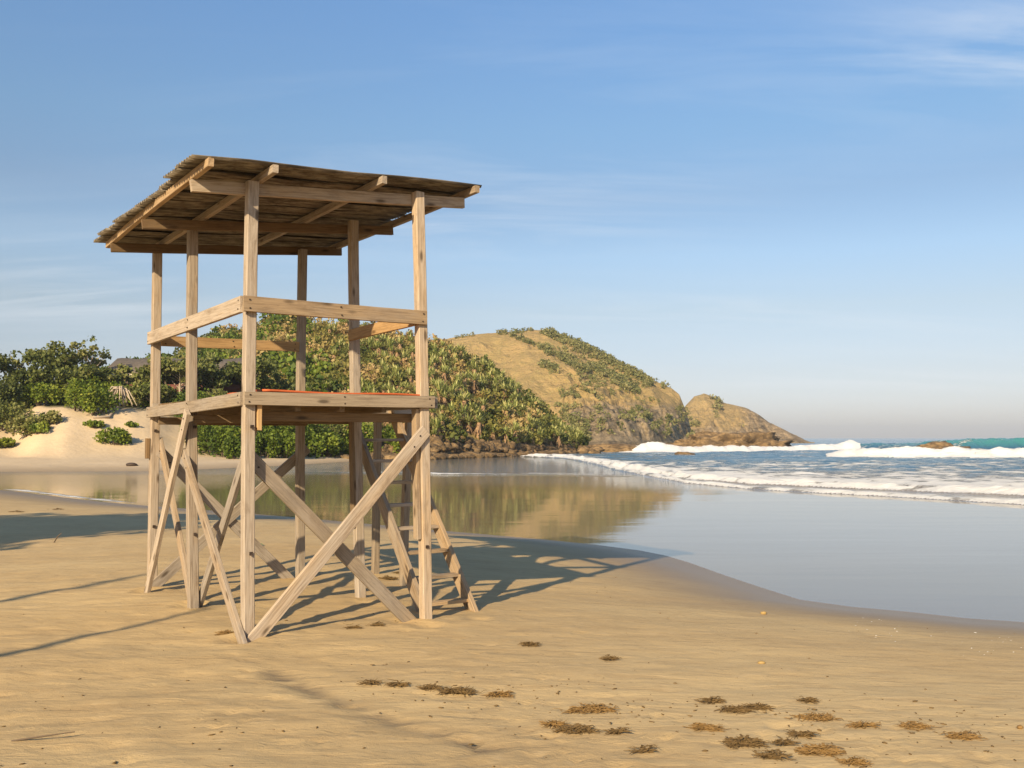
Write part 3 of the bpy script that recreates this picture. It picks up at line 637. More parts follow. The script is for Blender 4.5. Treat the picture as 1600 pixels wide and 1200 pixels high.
# thatched building in the trees
D = 106
bx0, bx1 = at_y(168, 580, D).x, at_y(380, 580, D).x; zf = 7.4; ze = zpix(584, D); zr_ = zpix(560, D + 4)
hb = empty('thatched_building', ((bx0 + bx1) / 2, D + 4, zf)); tag(hb, 'long low building with dark thatched roof among the dune trees', 'building')
W2 = (bx1 - bx0) / 2
def part_box(name, a, b_, mat, parent):
    a, b_ = Vector(a), Vector(b_); V = [(x, y, z) for x in (a.x, b_.x) for y in (a.y, b_.y) for z in (a.z, b_.z)]
    return mesh_np(name, V, [(0, 1, 3, 2), (4, 6, 7, 5), (0, 4, 5, 1), (2, 3, 7, 6), (0, 2, 6, 4), (1, 5, 7, 3)], mat, parent)
he, hr = ze - zf, zr_ - zf
nseg = 40; xx = np.linspace(-W2 - .6, W2 + .6, nseg); rows = [(-4.4, he - .15), (-4.4, he + .12), (-2.2, he + (hr - he) * .52), (0, hr), (2.2, he + (hr - he) * .52), (4.4, he + .1), (4.4, he - .15)]
Vr = [(x, y + .06 * math.sin(x * 7), z_ + .07 * math.sin(x * 2.3 + y) + random.Random(int(x * 90 + y * 7)).uniform(-.04, .04)) for (y, z_) in rows for x in xx]
mesh_np('roof', Vr, grid_faces(len(rows), nseg), M['thatch'], hb)
for s in (-1, 1):
    mesh_np('gable', [(s * (W2 + .3), -4.2, he - .1), (s * (W2 + .3), 4.2, he - .1), (s * (W2 + .3), 0, hr - .1)], [(0, 1, 2)], M['shaded_wall'], hb)
part_box('fascia', (-W2 - .6, -4.55, he - .32), (W2 + .6, -4.42, he - .08), M['fascia'], hb)
part_box('back_wall', (-W2, 1.0, -.5), (W2, 1.2, he), M['shaded_wall'], hb)
part_box('floor_slab', (-W2 - .3, -4.2, -1.5), (W2 + .3, 4, 0), M['shaded_wall'], hb)
for k in range(8):
    x = -W2 + .2 + k * (2 * W2 - .4) / 7; part_box('post', (x - .08, -4.1, 0), (x + .08, -3.94, he - .1), M['bark_dark'], hb)
part_box('railing', (-W2, -4.0, .15), (W2, -3.9, 1.0), M['red_rail'], hb)

# ---- hillside plants: photo-pixel density maps decide which kind grows where
def scatter(hill, n, rng, dens, tmin=.03, tmax=1.0):
    PXr = rng.uniform(hill.p0 + 2, hill.p1 - 2, n); Tr = rng.uniform(tmin, tmax, n) ; D, zz, xh = hill.pos(PXr, Tr)
    yy = 684 - (zz - EYE) / D * FPX; keep = rng.random(n) < dens(PXr, yy, Tr)
    return np.stack([xh, D, zz], 1)[keep], PXr[keep], yy[keep]
def shrub_stuff(name, label, pts, scale, rng, mat, nl, leaf, tint):
    LV, LF, LT = [], [], []; n0 = 0
    for (p, s, ti) in zip(pts, scale, tint):
        C, d = blob_pts((0, 0, .42 * s), (.62 * s, .62 * s, .5 * s), nl, rng, .55); C = C[C[:, 2] > -.1]; d = d[:len(C)]
        tn = np.clip(ti + rng.normal(size=len(C)) * .13, 0, 1); v, f, tt = leaves(C + p, d, leaf * s, rng, tn)
        LV.append(v); LF.append(f + n0); LT.append(tt); n0 += len(v)
    o = mesh_np(name, np.concatenate(LV), np.concatenate(LF), M[mat], attrs={'tint': np.concatenate(LT)}); tag(o, label, 'shrubs', kind='stuff'); return o
rng = np.random.default_rng(77)
gpatch = lambda px, y: vnoise(px * .018, y * .03, 201)
pts, ppx, py = scatter(near, 3600, rng, lambda p, y, t: .60 - .38 * (gpatch(p, y) > .52))
grn = sstep(560, 440, ppx)                         # greener towards the landward end
tint = np.clip(.05 + .85 * sstep(.2, .8, vnoise(ppx * .03, py * .05, 205)) + .5 * (vnoise(ppx * .13, py * .15, 207) - .45) - .12 * grn, 0, 1)
shrub_stuff('hill_scrub', 'mixed green and brown scrub covering the near hillside', pts, rng.uniform(.9, 2.4, len(pts)), rng, 'leaf_scrub', 80, .22, tint)
pts, ppx, py = scatter(near, 700, rng, lambda p, y, t: .9 * (p < 560) * (vnoise(p * .03, y * .05, 211) > .5))
shrub_stuff('hill_thicket', 'bright green thicket on the landward side of the near hill', pts, rng.uniform(1.6, 3.2, len(pts)), rng, 'leaf_bright', 90, .22, rng.uniform(.0, .55, len(pts)))
def gold_d(p, y, t):
    def seg(a, b_, w_):
        dx, dy = b_[0] - a[0], b_[1] - a[1]; q = np.clip(((p - a[0]) * dx + (y - a[1]) * dy) / (dx * dx + dy * dy), 0, 1)
        return np.exp(-(np.hypot(p - a[0] - q * dx, y - a[1] - q * dy) / w_) ** 2)
    d = np.maximum.reduce([seg((800, 525), (850, 545), 4), seg((850, 545), (920, 580), 8), seg((850, 518), (900, 540), 7), seg((900, 540), (1015, 598), 9), seg((850, 572), (865, 580), 9),
                           seg((930, 575), (990, 608), 12), .75 * seg((880, 640), (915, 690), 13), .7 * seg((985, 640), (1015, 652), 8)])
    d = np.maximum(d, .6 * (np.abs(y - I(gold.yr, p)) < 3) * (vnoise(p * .06, 0 * p, 221) > .62))
    base_ = .05 * sstep(850, 900, p) * sstep(.4, .7, vnoise(p * .05, y * .07, 225))
    return base_ + np.clip((d - .42) * 1.5, 0, 1) * (.25 + .75 * vnoise(p * .08, y * .1, 223))
pts, ppx, py = scatter(gold, 34000, rng, gold_d)
shrub_stuff('distant_scrub', 'dark green scrub in bands down the dry grass hill', pts, rng.uniform(.6, 1.9, len(pts)), rng, 'leaf_far', 26, .34, np.clip(rng.normal(.5, .22, len(pts)), 0, 1))
pts, ppx, py = scatter(head, 900, rng, lambda p, y, t: .5 * (vnoise(p * .05, y * .08, 231) > .58) * (p < 1190), .3, .98)
shrub_stuff('headland_scrub', 'low green scrub on the top of the far headland', pts, rng.uniform(1.2, 3.0, len(pts)), rng, 'leaf_far', 22, .4, np.clip(rng.normal(.7, .2, len(pts)), 0, 1))

# aloes: trunk in a skirt of dead leaves under a rosette of thick blades
def aloe_mesh(seed, h):
    r = np.random.default_rng(seed); V, F, mi, ti = [], [], [], []
    tv, tf = tube([(0, 0, -.4), (.05, 0, h * .5), (.08, .02, h)], [.13, .22, .2], 7); V += tv; F += [tuple(f) for f in tf]; mi += [0] * len(tf); ti += [.5] * len(tv)
    for k in range(26):
        an = r.uniform(0, 6.28); zz = h * r.uniform(.45, 1.0); c, s = math.cos(an), math.sin(an); n = len(V)
        V += [(c * .16 - s * .07, s * .16 + c * .07, zz), (c * .16 + s * .07, s * .16 - c * .07, zz), (c * .55 + s * .03, s * .55 - c * .03, zz - .6), (c * .55 - s * .03, s * .55 + c * .03, zz - .6)]
        F.append((n, n + 1, n + 2, n + 3)); mi.append(0); ti += [.5] * 4
    for k in range(26):
        an = k * 2.4 + r.uniform(-.2, .2); el = 1.35 - 1.35 * (k / 26) + r.uniform(-.1, .1); L = r.uniform(.85, 1.3); c, s = math.cos(an), math.sin(an); n = len(V); tn = r.uniform(.0, 1.0)
        for (f, w_, dz) in ((0, .075, 0), (.5, .07, .10), (1.0, .012, -.02 - .12 * math.cos(el))):
            q = L * f; rad = q * math.cos(el) + .06; zz = h + q * math.sin(el) * .9 + dz
            V += [(c * rad - s * w_, s * rad + c * w_, zz), (c * rad + s * w_, s * rad - c * w_, zz)]; ti += [tn, tn]
        F += [(n, n + 1, n + 3, n + 2), (n + 2, n + 3, n + 5, n + 4)]; mi += [1, 1]
    return np.array(V), F, mi, np.array(ti)
protos = [aloe_mesh(300 + k, hh) for k, hh in enumerate((.4, .7, 1.0, 1.4, .9))]
pmesh = []
for (V, F, mi, ti) in protos:
    o = mesh_np('aloe', V, F, [M['skirt'], M['leaf_aloe']], attrs={'tint': ti}, midx=mi); pmesh.append(o.data); bpy.data.objects.remove(o)
def aloe_d(p, y, t):
    a = sstep(470, 580, p) * .8 + .10; return a * (.12 + .75 * sstep(.35, .62, vnoise(p * .035, y * .06, 241))) * np.where(t > .9, .6, 1)
pts, ppx, py = scatter(near, 2900, rng, aloe_d, .04, .97)
order = np.argsort(pts[:, 1]); pts = pts[order]
for k in range(min(290, len(pts))):
    o = bpy.data.objects.new('aloe', pmesh[k % 5]); COL.objects.link(o); o.location = pts[k]; o.rotation_euler = (rng.normal() * .07, rng.normal() * .07, rng.uniform(0, 6.28))
    s = rng.uniform(.85, 1.45); o.scale = (s, s, s); tag(o, 'tall aloe with spiky rosette above dead leaves on the lower hillside', 'aloe', 'aloes on the lower near hillside')
VV, FF, MI, TI = [], [], [], []; n0 = 0
for k in range(290, len(pts)):
    V, F, mi, ti = protos[k % 5]; a = rng.uniform(0, 6.28); s = rng.uniform(.85, 1.4); R_ = np.array([[math.cos(a), -math.sin(a), 0], [math.sin(a), math.cos(a), 0], [0, 0, 1]])
    VV.append(V @ R_.T * s + pts[k]); FF.append(np.array(F) + n0); n0 += len(V); MI += mi; TI.append(ti)
if VV:
    o = mesh_np('aloe_slope', np.concatenate(VV), np.concatenate(FF), [M['skirt'], M['leaf_aloe']], attrs={'tint': np.concatenate(TI)}, midx=MI); tag(o, 'mass of aloes higher up the near hillside', 'aloes', kind='stuff')

# ------------------------------------------------------------------ the lifeguard tower
TA = math.radians(34.6)
U = Vector((math.cos(TA), math.sin(TA), 0)); Vv = Vector((-math.sin(TA), math.cos(TA), 0)); W = Vector((0, 0, 1))
A0 = at_z(387, 992, .6)
tower = empty('lifeguard_tower', A0); tag(tower, 'open wooden lifeguard lookout tower with sloping roof standing on the sand', 'lookout tower')
def pv(px, py, v): return on_plane(px, py, A0 + Vv * v, Vv)       # on a plane parallel to the front
def pu(px, py, u): return on_plane(px, py, A0 + U * u, U)         # on a plane parallel to the side
def L(u, v, z): return A0 + U * u + Vv * v + W * (z - A0.z)
def uvz(p): d = p - A0; return d.dot(U), d.dot(Vv), p.z
def member(name, p0, p1, side, w_, h_, mat='wood', parent=tower, rnd=.35, seed=None):
    """a sawn timber from p0 to p1; w_ is its size along `side`, h_ across"""
    p0, p1 = Vector(p0), Vector(p1); ax = (p1 - p0); Ln = ax.length; ax.normalize()
    sd_ = Vector(side); sd_ = (sd_ - ax * sd_.dot(ax)).normalized(); up = ax.cross(sd_)
    r = random.Random(seed if seed is not None else int((p0.x * 731 + p0.y * 377 + p0.z * 911) * 10))
    n = max(3, int(Ln / .25)); bv = min(w_, h_) * .07; V, F = [], []
    bow = r.uniform(-1, 1) * .004 * Ln; bow2 = r.uniform(-1, 1) * .004 * Ln
    prof = [(-1, -1, 1, 0), (-1, -1, 0, 1), (-1, 1, 0, -1), (-1, 1, 1, 0), (1, 1, -1, 0), (1, 1, 0, -1), (1, -1, 0, 1), (1, -1, -1, 0)]
    for i in range(n + 1):
        f = i / n; x = f * Ln - Ln / 2; jy, jz = r.uniform(-1, 1) * .0012 + bow * math.sin(math.pi * f), r.uniform(-1, 1) * .0012 + bow2 * math.sin(math.pi * f)
        for (a, b_, c, d) in prof: V.append((x + (r.uniform(-1, 1) * .004 if i in (0, n) else 0), a * w_ / 2 + c * bv + jy, b_ * h_ / 2 + d * bv + jz))
    for i in range(n):
        for k in range(8):
            a = i * 8 + k; b_ = i * 8 + (k + 1) % 8; F.append((a, b_, b_ + 8, a + 8))
    me = bpy.data.meshes.new(name); me.from_pydata(V, [], F + [tuple(range(7, -1, -1)), tuple(range(n * 8, n * 8 + 8))]); me.materials.append(M[mat])
    bm = bmesh.new(); bm.from_mesh(me); bmesh.ops.recalc_face_normals(bm, faces=bm.faces); bm.to_mesh(me); bm.free()
    o = bpy.data.objects.new(name, me); COL.objects.link(o); o.parent = parent
    mt = Matrix((ax, sd_, up)).transposed().to_4x4(); mt.translation = (p0 + p1) / 2
    o.matrix_basis = Matrix.Translation(-A0) @ mt if parent is tower else parent.matrix_basis.inverted() @ Matrix.Translation(-A0) @ mt
    return o
PW = .097
posts = {}
for nm, v_, b_, tp, mt in (('A', 0, (388, 995), (394, 284), 'wood'), ('B', 0, (665, 969), (653, 301), 'wood'), ('M', 1.6, (303, 946), (301, 350), 'wood'),
                         ('N', 1.6, (564, 932), (551.5, 345), 'wood_grey'), ('L', 3.2, (237, 921), (246, 384), 'wood'), ('R', 3.2, (470, 891), (473, 390), 'wood_grey')):
    pb, pt_ = (pu(*b_, .0), pu(*tp, .0)) if nm in 'ML' else (pv(*b_, v_), pv(*tp, v_)); ax = (pb - pt_).normalized(); posts[nm] = (pb, pt_)
    o = member('post', pb + ax * .5, pt_, U, PW, PW, mt)
    for f in ((.36, .72) if nm in 'AML' else (.62,) if nm == 'B' else ()):    # bolts through the braces
        bp = pb.lerp(pt_, .5 - f * .5 if f > .5 else .34) if False else pb.lerp(pt_, {'.36': .18, '.72': .455, '.62': .17}[str(f)[1:] if str(f).startswith('0') else str(f)])
        for dr, off in ((-Vv, PW / 2),) if nm in 'AB' else ((-Vv, PW / 2),):
            bo = member('bolt', bp + dr * off, bp + dr * (off + .018), U, .03, .03, 'iron', parent=o)
def post_at(nm, z): a, b_ = posts[nm]; return a.lerp(b_, (z - a.z) / (b_.z - a.z))
HP = PW / 2
# front rail and side rails
def board(name, pts_px, fn, off, thick, side, mat='wood'):
    (x0, t0, b0), (x1, t1, b1) = pts_px
    P0t, P0b, P1t, P1b = fn(x0, t0, off), fn(x0, b0, off), fn(x1, t1, off), fn(x1, b1, off)
    hh_ = ((P0t - P0b).length + (P1t - P1b).length) / 2; a, b_ = (P0t + P0b) / 2, (P1t + P1b) / 2; o = member(name, a, b_, side, thick, hh_, mat)
    if name in ('rail', 'deck_edge_board'):
        out_ = -Vector(side); d = (b_ - a).normalized()
        for q in (a + d * .05, b_ - d * .05, a.lerp(b_, .5)):
            for s_ in (-.28, .26): c = q + W * hh_ * s_ + d * random.Random(int(q.x * 99 + s_ * 50)).uniform(-.012, .012); member('nail', c + out_ * (thick / 2 - .002), c + out_ * (thick / 2 + .004), W, .012, .012, 'iron', parent=o)
    return o
board('rail', ((380, 462, 486), (666, 486, 508)), pv, -HP - .022, .042, Vv)
board('rail', ((379, 463, 487), (233, 519, 539)), pu, -HP - .022, .042, U)
board('rail', ((252, 525, 540), (467, 534, 550)), pv, 3.2 - HP - .02, .038, Vv, 'wood_sunlit')
ub, un = uvz(post_at('B', 3.4)), uvz(post_at('N', 3.4)); zt = posts['A'][0].z
z_rail = uvz(pv(380, 474, -HP))[2]
member('rail', L(un[0] - HP - .02, un[1], z_rail - .02), L(ub[0] - HP - .02, ub[1], z_rail - .01), U, .038, .125, 'wood_sunlit')
# deck
board('deck_edge_board', ((381, 612, 632), (678, 619, 638)), pv, -HP - .024, .046, Vv, 'wood_grey')
board('deck_edge_board', ((379, 613, 633), (232, 636, 653)), pu, -HP - .024, .046, U, 'wood_grey')
zd = uvz(pv(381, 612, -HP))[2]; zb = uvz(pv(381, 632, -HP))[2]
ur = uvz(posts['B'][0])[0]
member('deck_edge_board', L(ur + HP + .024, -.05, (zd + zb) / 2), L(ur + HP + .024, 3.28, (zd + zb) / 2), U, .044, zd - zb, 'wood_grey')
member('deck_edge_board', L(-.05, 3.2 + HP + .024, (zd + zb) / 2), L(ur + .05, 3.2 + HP + .024, (zd + zb) / 2), Vv, .044, zd - zb, 'wood_grey')
for u_ in (.42, .85, 1.28): member('joist', L(u_, -.02, zb + .005), L(u_, 3.2, zb + .005), U, .05, .11, 'wood_shaded')
for v_ in (.10, 1.7, 3.1): member('joist', L(-.02, v_, zb - .095), L(ur + .02, v_, zb - .095), Vv, .05, .085, 'wood_shaded')
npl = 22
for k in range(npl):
    v_ = -.04 + (k + .5) * 3.26 / npl; member('deck_plank', L(.055 - HP, v_, zd - .022), L(ur + HP - .005, v_, zd - .022), Vv, 3.26 / npl - .008, .03, 'wood_shaded', seed=k)
# the orange mat on the deck, curling a little at its edge
nu, nv = 30, 12; Vm = []
for j in range(nv):
    for i in range(nu):
        u_ = .10 + (ur - .12) * i / (nu - 1); v_ = -.045 + 1.05 * j / (nv - 1)
        Vm.append(tuple(L(u_, v_, zd + .024 + .006 * math.sin(u_ * 5 + 1) + .004 * math.sin(v_ * 9)) - A0))
top = np.array(Vm); bot = top - [0, 0, .02]; n_ = nu * nv
Fm = [tuple(f) for f in grid_faces(nv, nu)]; Fb = [tuple(reversed([i + n_ for i in f])) for f in Fm]
bd = [j for j in range(nu)] + [nu * j + nu - 1 for j in range(1, nv)] + [nu * (nv - 1) + i for i in range(nu - 2, -1, -1)] + [nu * j for j in range(nv - 2, 0, -1)]
Fs = [(bd[i], bd[i] + n_, bd[(i + 1) % len(bd)] + n_, bd[(i + 1) % len(bd)]) for i in range(len(bd))]
o = mesh_np('deck_mat', np.concatenate([top, bot]), Fm + Fb + Fs, M['orange'], tower); tag(o, 'orange mat laid on the deck')
# roof beams
beams = {}
for nm, v_, l_, r_ in (('f', HP + .026, (298, 281, 299), (724, 309, 326)), ('m', 1.6 + HP + .026, (222, 343, 358), (613, 354, 367)), ('r', 3.2 + HP + .026, (173, 380, 394), (533, 387, 399))):
    board('roof_beam', (l_, r_), pv, v_, .048, Vv, 'wood' if nm == 'f' else 'wood_shaded'); beams[nm] = (pv(l_[0], l_[1], v_), pv(r_[0], r_[1], v_))
fl, fr, rl, rr = *beams['f'], *beams['r']
pn = (fr - fl).cross(rl - fl).normalized(); pn = pn if pn.z > 0 else -pn
def roof_pt(u_, v_, up=0):                    # on the plane through the beam tops
    p = A0 + U * u_ + Vv * v_; p.z = fl.z - ((p - fl).x * pn.x + (p - fl).y * pn.y) / pn.z; return p + pn * up
print('roof', [tuple(round(c, 2) for c in uvz(q)) for q in (fl, fr, rl, rr)], 'deck z', zd, zb, 'ur', ur)
for k in posts: print(k, [tuple(round(c, 2) for c in uvz(q)) for q in posts[k]], gz(posts[k][0].x, posts[k][0].y))
ends = []
for (ex, ey) in ((322, 263), (416, 273), (590, 286), (737, 299)):
    q = on_plane(ex, ey, fl + pn * .04, pn); ends.append(uvz(q)); print('rafter', [round(c, 2) for c in uvz(q)])
vf = -.42
uR = [uvz(fl)[0] + .03, 0, 0, uvz(fr)[0] + .02]; uR[1] = ends[1][0]; uR[2] = ends[2][0]
def skew(u_, v_): return .25 * min(1, max(0, (u_ - uR[0]) / (uR[3] - uR[0]))) * max(0, 1 - (v_ - vf) / 4)
for k, u_ in enumerate(uR): member('rafter', roof_pt(u_, vf + skew(u_, vf), .038), roof_pt(u_, 3.62, .038), U, .05, .072, 'wood_sunlit' if k == 0 else 'wood')
# corrugated sheets, lapped like shingles from the low back edge to the high front edge
NS = 10; u0, u1 = uR[0] - .10, uR[3] + .06; vb = 3.74; step = (vb - (vf + .05)) / NS; pitch = .076
for k in range(NS):
    r = random.Random(k * 7 + 1); va = vf + .05 + k * step; vb_ = va + step + .10; nseg = int((vb_ - va) / pitch * 8); ua, ue = u0 + r.uniform(-.05, .03), u1 + r.uniform(-.04, .04)
    rows = []
    for j in range(nseg + 1):
        v_ = va + (vb_ - va) * j / nseg; ph = math.cos(2 * math.pi * v_ / pitch) * .013; lift = .092 + .026 * (j / nseg)
        rows.append((v_, ph + lift))
    nu = 7; V = []
    for off in (0, -.006):
        for (v_, h_) in rows:
            for i in range(nu): V.append(tuple(roof_pt(ua + (ue - ua) * i / (nu - 1), v_ + skew(ua + (ue - ua) * i / (nu - 1), v_), h_ + off + .008 * math.sin(i * 1.7 + k)) - A0))
    n_ = len(rows) * nu; Fm = [tuple(f) for f in grid_faces(len(rows), nu)]; F = Fm + [tuple(reversed([i + n_ for i in f])) for f in Fm]
    bd = list(range(nu)) + [nu * j + nu - 1 for j in range(1, len(rows))] + [nu * (len(rows) - 1) + i for i in range(nu - 2, -1, -1)] + [nu * j for j in range(len(rows) - 2, 0, -1)]
    F += [(bd[i], bd[i] + n_, bd[(i + 1) % len(bd)] + n_, bd[(i + 1) % len(bd)]) for i in range(len(bd))]
    c0 = Vector(V[0]); R3 = Matrix((U, Vv, W))
    V = [tuple(R3 @ (Vector(q) - c0)) for q in V]
    o = mesh_np('roof_sheet', V, F, M['roof'], tower, smooth=False); o.location = c0; o.rotation_euler = (0, 0, TA)
# braces
def brace(p0, p1, fn, off, side, w_=.115, th=.038, mat='wood', ext0=0, ext1=.15):
    a, b_ = fn(*p0, off), fn(*p1, off); d = (b_ - a).normalized(); o = member('brace', a - d * ext0, b_ + d * ext1, side, th, w_, mat)
    out_ = -Vector(side)
    for f in (.03, .07): c = a.lerp(b_, f) + W * (.02 if f < .05 else -.015); member('nail', c + out_ * (th / 2 - .002), c + out_ * (th / 2 + .005), U if abs(out_.dot(U)) < .5 else Vv, .014, .014, 'iron', parent=o)
    return o
brace((384, 708), (632, 962), pv, HP + .022, Vv, .125, .04, 'wood_grey')
brace((662, 676), (404, 990), pv, -HP - .022, Vv, .12, .04, 'wood', .03)
brace((289, 712), (377, 997), pu, -HP - .022, U, .11, .04, 'wood', .05)
brace((292, 648), (231, 922), pu, -HP - .064, U, .11, .04, 'wood', .04)
brace((250, 688), (296, 925), pu, HP + .022, U, .11, .04, 'wood')
brace((402, 650), (314, 935), pu, HP + .03, U, .11, .04, 'wood_grey', .05)
brace((250, 706), (452, 905), pv, 3.2 + HP + .064, Vv, .12, .04, 'wood_grey')
brace((476, 704), (238, 918), pv, 3.2 + HP + .022, Vv, .12, .04, 'wood_grey', .05)
# short boards sistered to the posts
def sister(nm, du, dv, z0, z1, mat='wood'):
    a, b_ = post_at(nm, z0), post_at(nm, z1); member('splice_board', a + U * du + Vv * dv, b_ + U * du + Vv * dv, U, .038 if abs(du) > .01 else .09, .09 if abs(du) > .01 else .038, mat)
sister('A', 0, HP + .02, A0.z + .38, zb - .05); sister('B', -HP - .02, .01, A0.z + .72, zb - .01); sister('N', -HP - .02, 0, A0.z + .70, zb - .02, 'wood_shaded')
sister('L', -HP - .02, .02, 2.06, 2.29, 'wood_shaded'); sister('A', HP + .02, -.01, zb - .22, zb - .0, 'wood_sunlit')
# landing at the back with its two posts, and the ladder
g1, g2 = on_sand(591, 897), on_sand(628, 908)
u1_, v1_, _ = uvz(g1); u2_, v2_, _ = uvz(g2); print('landing', u1_, v1_, u2_, v2_)
lu = ur + 1.04; lv0, lv1 = 2.32, 3.2
for (gp, tp) in ((L(lu, lv1, .4), L(lu + .02, lv1, zb + .02)), (L(lu - .06, lv0, .4), L(lu + .02, lv0, zb - .0))): member('post', gp - W * .3, tp, U, .085, .085, 'wood_grey')
member('landing_beam', L(ur - .1, lv0 - .065, zb + .03), L(lu + .09, lv0 - .065, zb + .03), Vv, .045, .10, 'wood_grey')
member('landing_beam', L(ur - .1, lv1 - .065, zb + .03), L(lu + .09, lv1 - .065, zb + .03), Vv, .045, .10, 'wood_grey')
for k in range(6): v_ = lv0 - .08 + (k + .5) * 1.0 / 6; member('landing_plank', L(ur + HP + .05, v_, zb + .098), L(lu + .08, v_, zb + .098), Vv, .155, .03, 'wood_grey', seed=60 + k)
lad = bpy.data.objects.new('ladder', None)
s0, s1 = on_sand(656, 956), on_sand(744, 955); us0, vs0, _ = uvz(s0); us1, vs1, _ = uvz(s1); print('ladder', us0, vs0, us1, vs1)
ua, ub_ = us0, us1; vbase = (vs0 + vs1) / 2
COL.objects.link(lad); lad.parent = tower
ztop = zb + .07
def lad_pt(u_, f): return L(u_, vbase + (lv0 - .10 - vbase) * f, .5 + (ztop - .5) * f)
for u_ in (ua, ub_): member('stringer', lad_pt(u_, -.08), lad_pt(u_, 1.02), U, .05, .15, 'wood', parent=lad)
for k in range(9):
    f = .045 + k * .111; a, b_ = lad_pt(ua + .021, f), lad_pt(ub_ - .021, f); member('step', a, b_, W, .034, .105, 'wood_sunlit' if k == 0 else 'wood', parent=lad, seed=90 + k)

# ------------------------------------------------------------------ drift on the sand
def weed(px, py, wpx, seed, label, gold_=False, n=60):
    p = on_sand(px, py); r = random.Random(seed); hw = wpx / FPX * p.y * .31; n = int(n * 1.5); subs = [(-.62 + .31 * k_ + r.uniform(-.1, .1), r.uniform(-.16, .16)) for k_ in range(5)]; parts = []
    for k in range(n):
        cx_ = subs[r.randrange(len(subs))]; sp_ = r.choice((.18, .22, .3, .42)); x = (cx_[0] + r.gauss(0, sp_)) * hw; y = cx_[1] * hw + r.gauss(0, sp_) * min(hw, .16) * .8; z0 = .004 + abs(r.gauss(0, .012)) * max(.1, 1 - abs(x) / hw); an = r.uniform(-.7, .7) + (math.pi if r.random() < .5 else 0); Ls = r.uniform(.03, .10)
        pts_ = []
        for j in range(4):
            an += r.uniform(-.6, .6); pts_.append((x, y, z0 + r.uniform(-.004, .014))); x += math.cos(an) * Ls / 3; y += math.sin(an) * Ls / 3
        rad = r.uniform(.0012, .0032); parts.append(tube(pts_, [rad, rad * 1.2, rad, rad * .5], 4))
        if r.random() < .35:
            a = Vector(pts_[1]); e = r.uniform(.012, .03); an = r.uniform(0, 6.28); q = Vector((math.cos(an), math.sin(an), r.uniform(0, .6))) * e; s_ = Vector((-math.sin(an), math.cos(an), .3)) * e * .5
            parts.append(([a, a + q * .5 + s_, a + q, a + q * .5 - s_], [(0, 1, 2, 3)]))
    V, F = joinm([([tuple(v) for v in V_], F_) for V_, F_ in parts])
    me = bpy.data.meshes.new('seaweed_clump'); me.from_pydata([tuple(v) for v in V], [], F); me.materials.append(M['weed_gold' if gold_ else 'weed'])
    o = bpy.data.objects.new('seaweed_clump', me); COL.objects.link(o); o.location = p; tag(o, label, 'seaweed', 'seaweed drifts on the sand'); return o
LBL_S = 'small scrap of dry brown seaweed on the sand'
W_ = [(714, 1083, 62, 'long tangled brown seaweed strip beside an orange scrap', 0, 150), (781, 1088, 34, 'orange-brown seaweed scrap beside the long tangled strip', 1, 60),
      (924, 1111, 84, 'long low ridge of golden dry seaweed', 1, 150), (901, 1143, 60, 'lumpy seaweed heap below the long golden ridge', 0, 110),
      (1112, 1098, 30, LBL_S, 0, 50), (1150, 1112, 48, 'broken curl of seaweed above the heaps with orange weed', 0, 80), (1184, 1108, 34, LBL_S, 0, 60),
      (1101, 1140, 34, 'bright orange seaweed tuft', 1, 90), (1161, 1163, 66, 'dark branching seaweed heap beside the orange tuft', 0, 190), (1208, 1184, 40, LBL_S, 0, 60), (1225, 1164, 18, LBL_S, 0, 40),
      (1279, 1176, 62, 'thick golden brown seaweed heap, the bulkiest on the sand', 1, 260), (1277, 1124, 74, 'thin straggling line of golden seaweed', 1, 90), (1349, 1136, 34, LBL_S, 1, 40), (1253, 1151, 30, LBL_S, 0, 40),
      (1428, 1137, 50, 'sparse seaweed line farthest along the wrack towards the water', 1, 50), (1502, 1154, 60, 'thin seaweed streak at the end of the wrack line', 1, 60), (1334, 1194, 34, LBL_S, 1, 40), (1262, 1097, 16, LBL_S, 0, 30),
      (672, 1077, 24, LBL_S, 0, 40), (620, 1072, 22, LBL_S, 0, 40), (579, 1070, 20, LBL_S, 0, 30), (864, 1134, 28, LBL_S, 1, 40), (828, 1009, 18, LBL_S, 0, 50), (952, 1031, 12, LBL_S, 0, 30), (965, 1147, 12, LBL_S, 0, 30),
      (1006, 1176, 30, LBL_S, 0, 25), (606, 905, 34, 'dark seaweed heap in the tower shadow beside the ladder', 0, 90), (625, 896, 20, LBL_S, 0, 30), (25, 800, 30, LBL_S, 0, 40), (90, 796, 30, LBL_S, 0, 40), (355, 992, 34, 'dry grassy tuft at the foot of the corner brace', 1, 80), (588, 978, 14, LBL_S, 0, 30), (552, 982, 12, LBL_S, 0, 20)]
for k, (a, b_, c, lb, gd, n) in enumerate(W_): weed(a, b_, c, 500 + k, lb, bool(gd), n)
p = on_sand(1190, 1036); o = rock_mesh('yellow_stone', p + Vector((0, 0, .008)), .032, .024, .014, 41, 'pebble', 2, rough=.15); tag(o, 'smooth flat yellow stone alone on clean sand', 'stone')
p = on_sand(1193, 958); o = rock_mesh('shell', p + Vector((0, 0, .015)), .034, .022, .018, 43, 'pebble', 2, rough=.35); tag(o, 'small tan shell near the water line', 'shell')
p = on_sand(1594, 1139); o = rock_mesh('orange_pebble', p + Vector((0, 0, .012)), .018, .014, .012, 45, 'weed_gold', 2, rough=.3); tag(o, 'small orange-brown pebble beyond the seaweed line', 'stone')
p = on_sand(403, 853); Lf = [tuple(Vector(q) * 1.0) for q in ((-.09, 0, .01), (-.03, .04, .05), (.05, .05, .03), (.10, 0, .015), (.04, -.05, .04), (-.04, -.04, .02))]
